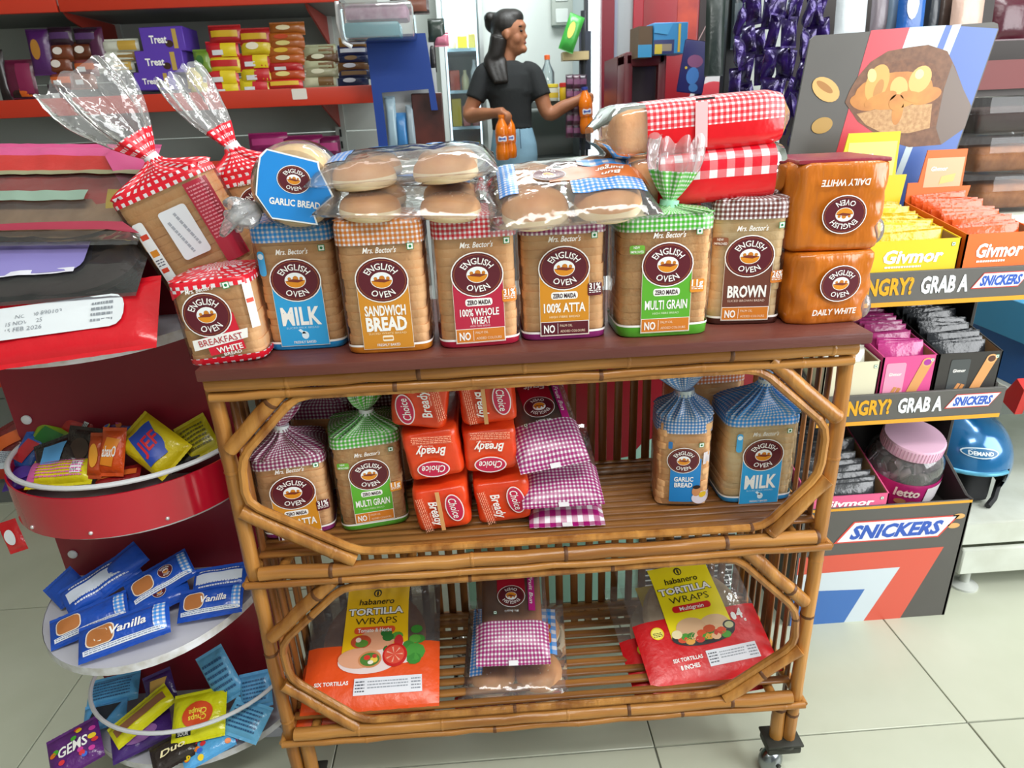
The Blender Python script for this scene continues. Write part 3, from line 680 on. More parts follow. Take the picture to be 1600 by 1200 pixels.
def bready(label, px, py, y, w, h, rz, ta, seed, seam):
    c = U(px, py, y=y); T = thing('bread_block', label, 'bread', (c.x, y+.09, c.z), (0, 0, 0), 'orange-red bread blocks')
    T.rotation_euler = (0, radians(rz), 0)
    fn0 = block(T, w, .18, h, RED, seed=seed, wr=.001, p=10, name='wrapper')
    for o in T.children: o.location.z = -h/2
    fn = lambda x, y_, off: (lambda q: (q[0], q[1], q[2]-h/2))(fn0(x, y_+h/2, off))
    P = Print(0, 0, radians(ta)); 
    P.ell(0, .024, .028, .0155, WHT, 1, 'oval_logo').ell(0, .024, .0266, .0143, '#f0b8c8', 1.4, 'oval_logo').ell(0, .024, .0256, .0134, '#c21a48', 1.8, 'oval_logo').text('Choice', 0, .024, .014, WHT, .040, .01, .25, z=3, g='oval_logo')
    P.text('Bready', .002, -.009, .0165, WHT, .052, .02, .3); P.text('White Milk Bread', .01, -.0205, .003, '#ffd9c4', .026)
    P.rect(-.036, .036, -.0245, -.0243, '#ffc4a6', 1, 'fine_print').rect(-.036, .036, -.0385, -.0383, '#ffc4a6', 1, 'fine_print'); smalltext(P, -.034, .034, -.038, -.025, 4, '#ffb898', 1, 'fine_print', seed)
    P.apply(fn, T)
    if seam: one('tape_seam', xf(box(-.0035, .0035, -.001, .0, -h/2+.002, h/2-.002), Matrix.Translation((seam, -.0935, 0))), M('#d9a066', .4), T, smooth=False)
bready('top block of the left stack of orange-red bread packs, tilted against its neighbour', 655, 634, .05, .096, .082, 9, 108, 1, 0)
bready('middle block of the left stack of orange-red bread packs', 676, 712, .045, .098, .090, -7, 173, 2, 0)
bready('bottom block of the left stack of orange-red bread packs, on the shelf', 690, 797, .036, .098, .082, -5, -82, 3, -.002)
bready('top block of the right stack of orange-red bread packs', 762, 628, .062, .096, .082, -3, -84, 4, -.006)
bready('middle block of the right stack of orange-red bread packs', 766, 705, .056, .094, .080, -2, 176, 5, 0)
bready('bottom block of the right stack of orange-red bread packs', 786, 785, .050, .100, .082, -5, -80, 6, 0)
# ---- breakfast loaf at the left corner
T = thing('sliced_loaf', 'small white loaf with bold red checks at its foot, leftmost on the rack top', 'bread', (.034, .042, TZ), (0, radians(-3), radians(3)), 'loaves along the rack top')
fn = bag(T, .118, .115, .128, GRB, GRB, .012, neck=(0, .02, .006), rn=.03, tail=.0, seed=21, crust=CRUST, both=.012, botw=False, bh=.122)
P = Print(); P.quad([(-.059, .10), (-.03, .117), (-.045, .117), (-.059, .117)], GRB, .5, 'gingham_patch'); P.at(.004, .0, radians(6))
P.text("Mrs. Bector's", -.004, .117, .007, WHT, .04, .012, .3); vegmark(P, .034, .115, .010); badge(P, -.006, .079, .0345, .0335, 3)
P.rect(-.022, .030, .018, .075, '#d21c34', 0, 'label_panel'); P.quad([(-.042, .030), (.038, .034), (.042, .048), (-.040, .046)], WHT, 2, 'label_strip')
P.text('BREAKFAST', .0, .0395, .010, '#b0202c', .064, .0, 0, 4).text('WHITE', .008, .0245, .0085, WHT, .038, .03).text('BREAD', .010, .0165, .005, WHT, .026, .015)
P.at(0, 0); P.rect(.047, .0565, .05, .118, WHT, .5, 'label_strip').rect(.048, .056, .088, .094, '#d8452c', 1, 'label_strip')
P.apply(fn, T)
# ---- two red-checked bags leaning above it
T = thing('sliced_loaf', 'tilted brown loaf in a tied red-checked bag with long clear tail and white stickers', 'bread', (-.010, .150, 1.058), (radians(2), radians(-20), radians(4)), 'leaning red-checked loaves')
fn = bag(T, .150, .10, .166, GRB, None, .012, neck=(.005, 0, .034), rn=.011, tail=.14, tailr=.055, taildir=(-.22, 0, 1), seed=22, ginglen=.32, pleats=11, tailmat=film(haze=.10, rough=.08, bump=(26, 1.0), k=1.6))
P = Print(); P.rr(-.052, .074, .018, .105, .004, '#eceef2', 1, 'sticker').rect(-.058, -.046, .10, .108, '#d8452c', 2, 'sticker').rect(-.058, -.046, .072, .082, '#d98a2a', 2, 'sticker').rect(-.058, -.047, .045, .052, '#d8452c', 2, 'sticker'); smalltext(P, -.058, -.046, .055, .068, 3, '#667', 2, 'sticker')
P.rr(.006, .088, .045, .078, .005, '#e6ebf3', 1, 'date_sticker'); P.at(.006, .088, radians(-78)); smalltext(P, -.03, .026, .002, .012, 1, '#aab0bc', 2, 'date_sticker', 5); smalltext(P, -.024, .030, -.014, -.004, 1, '#aab0bc', 2, 'date_sticker', 6); P.at(0, 0)
P.rect(.040, .0735, .022, .150, '#b0243c', .6, 'label_panel'); smalltext(P, .043, .071, .06, .145, 16, '#d98a96', 1.6, 'fine_print', 3)
P.apply(fn, T)
T = thing('sliced_loaf', 'loaf in a red-checked tied bag behind, half hidden by the tilted one', 'bread', (.074, .245, 1.052), (0, radians(-10), 0), 'leaning red-checked loaves')
fn = bag(T, .135, .085, .166, GRB, None, .015, neck=(-.022, 0, .045), rn=.012, tail=.13, tailr=.036, taildir=(-.35, 0, 1), seed=24, ginglen=.36, pleats=11, tailmat=film(haze=.16, rough=.08, bump=(26, 1.0), k=1.6))
P = Print(); badge(P, .004, .115, .034, .030, 1); vegmark(P, .040, .150, .011); P.text("Mrs. Bector's", 0, .153, .007, WHT, .04, .012, .3); P.apply(fn, T)
# ---- round garlic loaf lying end-on over the blue-topped loaf
c = U(460, 294, y=.0); T = thing('round_loaf', 'round loaf end-on in clear wrap with blue garlic bread label', 'bread', (c.x, .0, c.z), (0, radians(4), radians(6)), None)
rot = Matrix.Rotation(radians(90), 4, 'X')
one('loaf', xf(lathe([(.03, .002), (.050, .006), (.056, .018), (.057, .06), (.055, .12), (.04, .128)], 32), Matrix.Rotation(radians(-90), 4, 'X')), CRUSTL, T)
one('bag_film', xf(lathe([(.0, -.003), (.04, -.0025), (.055, .002), (.061, .016), (.062, .06), (.06, .125), (.03, .14), (.015, .15)], 32, False, False), Matrix.Rotation(radians(-90), 4, 'X')), film(haze=.06, rough=.09, bump=(20, 1), k=1.2), T)
P = Print(0, 0, radians(-6)); P.poly([(-.045, .038), (-.036, .048), (.032, .040), (.034, .030), (.054, -.004), (.028, -.030), (.034, -.046), (-.028, -.044), (-.050, -.014), (-.048, .016)], '#f0f4f8', 0, 'label').poly([(-.043, .036), (-.035, .046), (.030, .038), (.032, .030), (.051, -.004), (.026, -.030), (.031, -.044), (-.028, -.042), (-.048, -.014), (-.046, .016)], '#1f86d6', .7, 'label')
badge(P, .0, .012, .0225, .019, 2); P.text('GARLIC BREAD', .002, -.019, .009, WHT, .068, .03)
P.apply(lambda x, y, off: (x, -.0065-off, y), T)
mb = MB()
for i in range(5):
    a = i*1.2; mb.add(tube(smoothpath([(-.055, .02, -.03), (-.075-.01*cos(a), .0+.01*sin(a), -.035+.012*cos(a)), (-.09+.012*sin(a), -.005, -.045+.02*cos(a*2))], 4), [.008, .009, .010, .011, .011, .010, .009, .007, .004], 8), film(haze=.22, rough=.1, bump=(30, 1), k=1.4))
mb.build('knotted_tail', T)
# ---- long red-checked packs on the right
GRS = gingham('#d8222f', .0085); GRL = gingham('#d8182c', .026); REDF = M('#d8141e', .22, bump=(22, .7), spec=.6, key='red wrapper')
def longpack(name, label, p, rot, w, d, h, top, front, seedn, left_clear=.18, right_clear=.03, prnt=None):
    T = thing(name, label, 'bread', p, rot, 'red-checked bread packs'); N = 40; fm = film(haze=.07, rough=.08, bump=(18, 1.0), k=1.3)
    sec = [sup(d, h, 2*pi*i/N, 4.5) for i in range(N)]
    one('bread_roll', xf(bbox(-w*.45, w*.45, -d*.42, d*.42, -h*.44, h*.40, .02, 3), Matrix()), CRUST, T)
    xs = [-.56, -.5, -.46, -.40, -.3, -.15, 0, .15, .3, .40, .46, .5, .56]
    sc = [.45, .72, .93, .99, 1, 1.01, 1, 1.01, 1, .99, .93, .72, .40]; rings = []
    for x, s in zip(xs, sc):
        rings.append([(x*w, a*s*(1+.05*noise.noise(Vector((x*9, a*30, seedn)))), b*(s if abs(x) < .45 else s**1.6)) for a, b in sec])
    parts = {}
    arc = [0]
    for i in range(N): arc.append(arc[-1]+hypot(sec[(i+1) % N][0]-sec[i][0], sec[(i+1) % N][1]-sec[i][1]))
    for j in range(len(xs)-1):
        xm = (xs[j]+xs[j+1])/2+.5
        for i in range(N):
            a, b = sec[i]; k = 'bag_film'
            th = atan2(b/h, a/d)
            if left_clear < xm < 1-right_clear:
                if -2.9 < th < -.35 or abs(th) > 2.55: k = 'front_panel' if (abs(th) > 2.75 or th < -2.0) else k
                if 1.9 < th <= 2.75: k = 'gingham_band'
                if th < -1.2 and th > -2.0: k = 'front_panel'
            q = [(j, i), (j, (i+1) % N), (j+1, (i+1) % N), (j+1, i)]; parts.setdefault(k, []).append((q, [(xs[a_]*w, arc[b_] if not (b_ == 0 and i == N-1) else arc[N]) for a_, b_ in q]))
    for k, qs in parts.items():
        mb = MB(); m = {'bag_film': fm, 'front_panel': front, 'gingham_band': top}[k]
        for q, uv in qs: mb.add(([rings[a][b] for a, b in q], [(3, 2, 1, 0)]), m, uv)
        o = mb.build(k, T, angle=80)
        bm = bmesh.new(); bm.from_mesh(o.data); bmesh.ops.remove_doubles(bm, verts=bm.verts, dist=1e-5); bm.to_mesh(o.data); bm.free()
    if prnt:
        P = Print(); prnt(P); P.apply(lambda x, y, off: (x, -d/2*1.03-off, y), T)
    return T
def pr_tag(P): P.rect(-.012, .006, -.03, .032, '#f0b8bc', 0, 'clear_strip').rect(-.012, .016, .034, .037, '#222', 1, 'lettering')
c = U(1092, 196, y=.05); longpack('bread_pack', 'upper long bread pack, red checked band over plain red front, at the pile top', (c.x, .115, c.z), (0, radians(-3), radians(2)), .27, .15, .080, GRS, REDF, 1.0, .20, .02, pr_tag)
c = U(1105, 272, y=.05); longpack('bread_pack', 'lower long bread pack with large red checks under the other red one', (c.x, .12, c.z), (radians(4), radians(-2), 0), .255, .16, .085, GRL, REDF, 3.0, .22, .10)
# ------------------------------------------------------------------ more goods on the middle and bottom tiers
def front_at(px, py, y, R, l):
    "pack whose front edge middle is seen at a pixel: gives its centre"
    return U(px, py, y=y)+R @ Vector((0, l/2, 0))
GMS = gingham('#98106a', .0072); PINKF = foil('#c0287e'); BROWNB = M('#8a5228', .6, bump=(70, .3), var=(20, '#a86a38'), key='fruit bun')
def fruitbun(label, px, py, y, tilt, ang, w=.125, l=.19, t=.045, prnt=True, seed=0, gb=.34, mat=None, yaw=0):
    _, R = plane_at(px, py, tilt, ang, yaw, y=y); p = front_at(px, py, y, R, l)
    T = thing('fruit_bun_pack', label, 'buns', p, group='fruit bun packs', mat=R)
    one('bun', bbox(-w*.42, w*.42, -l*.36, l*.42, -t*.22, t*.36, .014, 3), BROWNB, T)
    fm = film(haze=.06, rough=.08, bump=(24, 1.0), k=1.2)
    fn = pillow(T, w, l, t, [(0, gb, 'gingham_end', mat or GMS), (gb, 1, 'bag_film', fm)], fins=.012, wr=.003, seed=seed)
    if prnt:
        P = Print(0, 0, pi); P.rect(-.03, .03, -.085, -.015, '#a8142c', 0, 'label_panel'); badge(P, 0, -.012, .030, .024, 2); P.text('Fruit', -.004, -.062, .016, WHT, .045, .02, .35).text('Buns', .0, -.080, .013, WHT, .032, .02, .35).text("Mrs. Bector's", 0, .020, .005, WHT, .03, .01, .3)
        P.rect(-.050, -.036, -.07, .02, '#b8207c', 1, 'side_tag').text('Fruit Bun', -.043, -.025, .008, WHT, .06, .01, .2, z=3, g='side_tag', ang=pi/2); vegmark(P, .035, .022, .007); P.apply(fn, T)
    one('date_tag', box(-.009, .009, -l/2-.013, -l/2-.003, .0012, .0022), M('#e8e8ea', .4), T, smooth=False)
fruitbun('lowest of three magenta-checked bun packs beside the orange-red blocks', 886, 816, .035, 6, -2, .135, .2, .04, False, 1, .3, gingham('#a0126c', .02))
fruitbun('middle one of three magenta-checked bun packs on the middle tier', 880, 784, .036, 14, 0, .145, .2, .042, False, 2, .42)
fruitbun('topmost of three magenta-checked bun packs, dark bun and badge showing', 866, 722, .045, 28, 9, .125, .19, .045, True, 3, .40)
# bottom tier: tortilla bags
TORT = M('#c98a58', .7, var=(60, '#b87848'), bump=(60, .2), key='tortilla'); TORTP = M('#d8c4a4', .7, var=(60, '#c4a888'), bump=(60, .2), key='tortilla')
def tortilla(label, px, py, y, tilt, ang, kind, w=.27, l=.26, yaw=0, show=True, dz=0, seed=1):
    _, R = plane_at(px, py, tilt, ang, yaw, y=y); p = front_at(px, py, y, R, l)+Vector((0, 0, dz))
    T = thing('tortilla_pack', label, 'tortillas', p, group='tortilla packs', mat=R); t = .020
    for i in range(5): one('tortilla', xf(lathe([(.1, -.001), (.103, 0), (.1, .001)], 36), Matrix.Translation((.002*i-.004, .005, -.004+.0022*i))), TORT if kind == 'tomato' else TORTP, T)
    base = foil('#e8521a', .3) if kind == 'tomato' else foil('#d0141c', .3); fm = film('#d9d4d0' if kind == 'tomato' else '#ffffff', haze=.08, rough=.1, bump=(20, .8), k=1.1)
    fn = pillow(T, w, l, t, [(0, .47 if kind == 'tomato' else .53, 'printed_half', base), (.47 if kind == 'tomato' else .53, 1, 'bag_film', fm)], fins=.006, wr=.0009, seed=seed, q=10, nx=20, ny=20)
    if not show: return T
    P = Print(); Y = '#f2c012' if kind == 'tomato' else '#efdc10'
    P.quad([(-.068, -.038), (.075, -.038), (.070, .122), (-.066, .122)], Y, 0, 'yellow_panel')
    P.ell(.0, .106, .009, .0095, '#2a2410', 1, 'pepper_mark', 14, 1).ell(0, .105, .006, .0065, Y, 1.5, 'pepper_mark', 12, 1).ell(0, .105, .0025, .0065, '#2a2410', 2, 'pepper_mark', 10, 1)
    P.text('habanero', 0, .086, .014, '#1c1608', .078, .012, .1)
    P.text('TORTILLA', 0, .0635, .0155, '#15120c', .124, .075, 0, 1.2, 'title').text('TORTILLA', 0, .0635, .0145, WHT, .121, .035, 0, 2, 'title')
    P.text('WRAPS', .002, .042, .015, '#2a2418', .092, -.006)
    pill = '#e0532a' if kind == 'tomato' else '#d8141e'
    P.rr(.0, .0215, .090, .0145, .007, pill, 1, 'flavour_pill').text('Tomato & Herbs' if kind == 'tomato' else 'Multigrain', 0, .0215, .0085, WHT, .074 if kind == 'tomato' else .056, .015, 0, 2, 'flavour_pill')
    g = 'food_picture'
    if kind == 'tomato':
        P.ell(-.01, -.042, .064, .026, '#ead8d6', .6, g).ell(.06, -.030, .045, .022, '#ead8d6', .6, g)
        P.ell(.005, .000, .040, .022, '#e0a07c', 1.2, g).ell(-.028, -.002, .022, .014, '#c24a2c', 1.6, g).ell(-.026, -.006, .014, .008, '#5a8a34', 2, g).ell(-.034, .002, .006, .005, '#f0d8c8', 2.2, g)
        P.ell(-.028, -.036, .046, .021, '#e2a482', 2.4, g).ell(-.006, -.040, .025, .017, '#d08a58', 2.8, g).ell(-.006, -.040, .021, .0135, '#4f7f34', 3, g).ell(-.012, -.036, .007, .005, '#d8362a', 3.3, g).ell(.003, -.041, .008, .006, '#e8c84a', 3.3, g).ell(-.004, -.046, .006, .004, '#f2e8d8', 3.4, g).ell(.004, -.034, .005, .004, '#c8302a', 3.4, g)
        for i in range(9): P.ell(.062+.036*cos(i*1.9), -.004+.022*sin(i*2.7), .013, .009, ['#3f8a34', '#5aa03c', '#2f7030'][i % 3], 1.3+.02*i, g, 10, 1)
        P.ell(.054, -.006, .010, .014, '#c82c30', 2.1, g, 14, 1).ell(.090, -.030, .022, .018, '#4a9a3c', 2.1, g, 9, 1).ell(.088, -.044, .016, .012, '#3c8a34', 2.2, g, 9, 1)
        P.ell(.047, -.034, .0265, .024, '#c81e1c', 2.5, g).ell(.046, -.033, .0215, .019, '#e0503c', 2.8, g)
        for i in range(7): P.quad([(.046+.004*cos(i*.9), -.033+.004*sin(i*.9)), (.046+.018*cos(i*.9-.1), -.033+.016*sin(i*.9-.1)), (.046+.018*cos(i*.9+.1), -.033+.016*sin(i*.9+.1)), (.046, -.033)], '#f0b098', 3.1, g, 1)
        P.text('SIX TORTILLAS', -.082, -.083, .0075, WHT, .07, .03); L0 = (-.035, .105, -.108, -.076)
    else:
        P.ell(.004, -.038, .072, .022, '#2b2a2c', .8, g).ell(-.018, -.022, .034, .022, '#d8b088', 1.6, g).ell(.036, -.022, .034, .020, '#dcb890', 1.5, g).ell(.066, -.030, .014, .010, '#35343a', 2, g).ell(.066, -.030, .010, .007, '#c8c898', 2.2, g)
        for i in range(14): P.ell(-.045+.0075*i, -.042+.006*sin(i*2.3), .011, .0075, ['#d8502c', '#4c9a34', '#e0a040', '#3a7f30', '#e8b890', '#c83c2c'][i % 6], 2.1+.02*i, g, 9, 1)
        P.ell(-.054, -.030, .012, .009, '#efe0b0', 2.6, g, 12, 1).ell(.02, -.030, .014, .008, '#c8542c', 2.7, g, 10, 1)
        P.text('SIX TORTILLAS', -.048, -.080, .0075, WHT, .066, .03).text('8 INCHES', -.048, -.095, .0085, WHT, .042, .03); P.ell(-.095, -.020, .0145, .013, '#f0d820', 1, 'round_tag').ell(-.095, -.020, .012, .0105, '#f8ec70', 1.3, 'round_tag'); smalltext(P, -.105, -.085, -.028, -.018, 3, '#2a2410', 2, 'round_tag')
        P.text('4', .098, -.010, .020, WHT, .014, .04).ell(.084, -.014, .006, .009, WHT, 1, 'wheat_mark', 8, 1).text('g', .106, -.024, .006, WHT, .006, .02); L0 = (-.006, .106, -.103, -.072)
    P.rect(L0[0], L0[1], L0[2], L0[3], '#e4e6ee', 1, 'date_label'); smalltext(P, L0[0]+.003, L0[0]+.022, L0[2]+.004, L0[3]-.004, 4, '#555a66', 2, 'date_label', seed); smalltext(P, L0[0]+.028, L0[1]-.028, L0[2]+.010, L0[3]-.005, 3, '#9aa0aa', 2, 'date_label', seed+1); smalltext(P, L0[1]-.022, L0[1]-.003, L0[2]+.004, L0[3]-.004, 4, '#8a8f9a', 2, 'date_label', seed+2)
    P.apply(fn, T, base=.0012)
    return T
tortilla('lower orange tortilla bag under the one with the tomato picture', 570, 1120, .012, 22, 1, 'tomato', show=False, dz=-.012, w=.272, seed=5)
tortilla('orange and yellow tortilla bag with a tomato picture on the bottom tier', 578, 1106, .012, 24, 0, 'tomato', seed=2)
tortilla('red tortilla bag peeking out at left under the other red one', 1100, 1082, .012, 22, 6, 'multi', dz=-.012, seed=6)
tortilla('red and yellow multigrain tortilla bag on the right of the bottom tier', 1122, 1064, .018, 26, 7, 'multi', seed=3)
# bottom tier, middle: bun packs in a stack
_, R = plane_at(0, 0, 10, -4, 0, y=0)
def pr_b2(P): P.rect(.03, .09, -.03, .09, GBL, 0, 'gingham_patch~1').rect(-.096, -.07, -.075, .095, GBS, 0, 'gingham_patch~2'); P.rr(.066, .02, .026, .05, .006, '#d06a28', 2, 'label').rr(.066, .02, .016, .036, .004, '#f0d8b8', 3, 'label')
bunpack('bun_pack', 'clear pack of buns with blue checks in the pile between the tortilla bags', front_at(806, 1098, .02, R, .22)+Vector((0, 0, .012)), R, .2, .22, .05, prnt=pr_b2, grp='bun packs on the rack')
fruitbun('magenta-checked fruit bun pack with upside-down badge on the bottom tier', 802, 1030, .03, 24, -2, .145, .215, .045, True, 7, .32)
_, R = plane_at(0, 0, 3, 3, 0, y=0)
packet('bread_pack', 'flat red-checked pack lowest in the pile between the tortilla bags', 'bread', front_at(798, 1108, .012, R, .21), R, .22, .21, .02, bands=[(0, .2, 'gingham_end', GRL), (.2, 1, 'bag_film', film(haze=.1, bump=(20, 1), k=1.2))], grp='flat packs', fins=.012)

# ------------------------------------------------------------------ the red display stand at the left
REDP = M('#8e1a2c', .38, var=(2, '#841626'), spec=.45, key='red laminate'); WHL = M('#c9c9d2', .4, var=(8, '#bdbdc8'), key='white laminate'); WIRE = M('#d3d4d8', .3, key='white wire'); BAND = M('#b8102a', .16, spec=.7, coat=.3, key='glossy red band')
st = thing('display_stand', 'red display stand with half-round white shelves full of sweets, left of the rack', 'stand', (-.25, .2, 0))
SO = Vector((-.25, .2, 0))
one('back_panel', xf(bbox(-.462, -.036, .2, .216, .02, 1.2, .002, 1), Matrix.Translation(-SO)), REDP, st)
one('base', xf(bbox(-.45, -.05, .16, .3, 0, .03, .004, 1), Matrix.Translation(-SO)), WHL, st)
def halfell(a, b, n=28): return [(a*cos(pi+pi*i/n), b*sin(pi+pi*i/n)) for i in range(n+1)]
def hshelf(z, a, b, th=.014, cx=0): 
    pts = [(x+cx, y) for x, y in halfell(a, b)]; mb = MB(); mb.add(prism(pts, z-th, z, 'z'), WHL)
    mb.build('shelf', st, smooth=False); 
    one('edge_strip', loft([[(x*1.004, y*1.004, z-th-.001), (x*1.004, y*1.004, z+.0015)] for x, y in pts], False, False, close=False), M('#dcdce2', .5, var=(40, '#b8b4ae')), st)
hshelf(.985, .205, .215); hshelf(.446, .21, .268); hshelf(.12, .225, .19)
hshelf(.668, .205, .19)
pts = halfell(.212, .20); one('tray_band', loft([[(x*k, y*k, z) for k, z in ((1, .660), (1, .738), (.985, .738), (.985, .660))]+[(x, y, .660)] for x, y in pts], True, True, close=False), BAND, st)
for i in (4, 9, 14, 19, 24): x, y = pts[i]; one('rivet', ball((x*1.003, y*1.003, .672), .0035, .0035, .0035, 8, 6), M('#d8d4d4', .3, .5), st)
pts = halfell(.205, .19); one('wire_rim', tube([(x, y, .752) for x, y in pts], .0045, 8), WIRE, st)
pts = halfell(.212, .185); one('wire_rim', tube([(x, y, .20) for x, y in pts], .0042, 8), WIRE, st)
for z in (.50, .28, .80): 
    one('bolt_cover', xf(lathe([(.009, 0), (.009, .003), (.006, .005)], 16), Matrix.Translation((-.185, -.001, z)) @ Matrix.Rotation(radians(90), 4, 'X')), M('#e4e4e8', .3), st)
for x in (-.15, .17): one('foot_tube', tube([(x, -.05, .106), (x, -.03, .0)], .007, 10), WIRE, st)
one('hook', tube([(-.07, -.2, .985), (-.072, -.205, 1.02)], .006, 8), WIRE, st)
# pink strip label on the wire
P = Print(); P.rr(0, 0, .048, .020, .003, '#e03a9a', 0, 'strip').text('FLIRT', 0, .001, .008, WHT, .024, .03, .15, 1, 'strip')
T = thing('shelf_label', 'pink name strip clipped to the lowest wire rim of the red stand', 'label', U(351, 1164, y=.045), (radians(60), 0, radians(22))); one('card', bbox(-.025, .025, -.011, .011, -.001, 0, .0004, 1), ink('#f2c8e0'), T); P.apply(lambda x, y, o: (x, y, o), T, base=.0003)

# big bags lying on its top shelf
def topbag(label, px, py, y, tilt, ang, w, l, t, bands, prnt=None, seed=0, cat='flatbread', inner=None):
    p, R = plane_at(px, py, tilt, ang, 0, y=y); T = thing('flatbread_bag', label, cat, p, group='bags heaped on the red stand', mat=R)
    if inner:
        for i, (c, dx, dy) in enumerate(inner): one('flatbread', xf(lathe([(l*.40, -.003), (l*.43, 0), (l*.40, .003)], 30), Matrix.Translation((dx, dy, .003*i-.004)) @ Matrix.Diagonal((1.5, 1, 1, 1))), c, T)
    fn = pillow(T, w, l, t, bands, fins=.008, wr=.003, seed=seed, q=8, nx=26, ny=26)
    if prnt: P = Print(); prnt(P); P.apply(fn, T, base=.004)
    return T
TAN = M('#b89a78', .7, var=(30, '#a08464')); DK = M('#5a4a44', .7)
cf = film('#e8e4e0', haze=.06, rough=.07, bump=(14, 1.1), k=1.5); cf2 = film('#b8b4ba', haze=.04, rough=.07, bump=(14, 1.1), k=1.6)
def pr_date(P):
    P.rr(.0, .0, .235, .056, .02, '#dfe5ea', 1, 'date_label'); smalltext(P, -.108, -.078, -.02, .018, 4, '#444a52', 2, 'date_label', 2); P.text('NO 100 890103', -.01, .010, .007, '#8a9098', .07, 0, 0, 2, 'date_label').text('15 NOV 2025', -.03, -.002, .007, '#8a9098', .055, 0, 0, 2, 'date_label').text('15 FEB 2026', -.03, -.013, .007, '#8a9098', .055, 0, 0, 2, 'date_label'); smalltext(P, .07, .102, -.02, .018, 4, '#8a9098', 2, 'date_label', 4)
topbag('red flatbread bag with a white date label, lowest on top of the red stand', 82, 508, .02, 42, 6, .31, .115, .03, [(0, 1, 'wrapper', foil('#d01826', .25))], pr_date, 1)
topbag('clear bag of pink-labelled flatbread above the red one on the stand', 58, 448, .095, 30, 5, .29, .11, .028, [(0, 1, 'bag_film', cf)], lambda P: P.rr(-.03, .012, .20, .06, .018, '#b48ab8', 0, 'label').rect(-.12, .06, -.020, -.012, '#e6e2ee', 1, 'label'), 2, inner=[(TAN, .02, 0), (TAN, -.03, .0)])
topbag('dark clear bag with lilac label in the middle of the heap on the stand', 78, 410, .10, 32, 2, .30, .16, .03, [(0, .93, 'bag_film', cf2), (.93, 1, 'zip_edge', M('#8fb3a4', .35))], lambda P: P.rr(-.03, .0, .20, .085, .02, '#8f86c8', 0, 'label').rect(-.13, .06, -.045, -.036, '#e2e2ee', 1, 'label'), 3, inner=[(DK, .03, 0), (DK, -.04, 0)])
topbag('clear bag of pale flatbread with glossy wrinkles under the pink one', 80, 322, .15, 36, -3, .32, .155, .035, [(0, 1, 'bag_film', cf)], lambda P: P.rect(-.15, .14, .055, .072, '#9a9a78', 0, 'edge_print').quad([(-.16, -.066), (.16, -.066), (.14, -.052), (-.16, -.058)], '#a83a50', 0, 'edge_print').rect(-.15, .07, -.01, .012, '#8fa898', 0, 'edge_print'), 4, inner=[(TAN, .03, 0), (TAN, -.03, 0)])
topbag('pink and red bag with yellow corner topping the heap on the stand', 72, 285, .205, 42, -4, .34, .155, .03, [(0, .8, 'wrapper', foil('#c83a36', .3)), (.8, 1, 'pink_edge', foil('#d85a90', .3))], lambda P: P.quad([(.10, .04), (.165, -.05), (.165, .075), (.105, .075)], '#d85a90', 0, 'side_print').quad([(.125, -.07), (.165, -.07), (.165, -.03), (.125, -.03)], '#e0c818', 1, 'side_print'), 5)
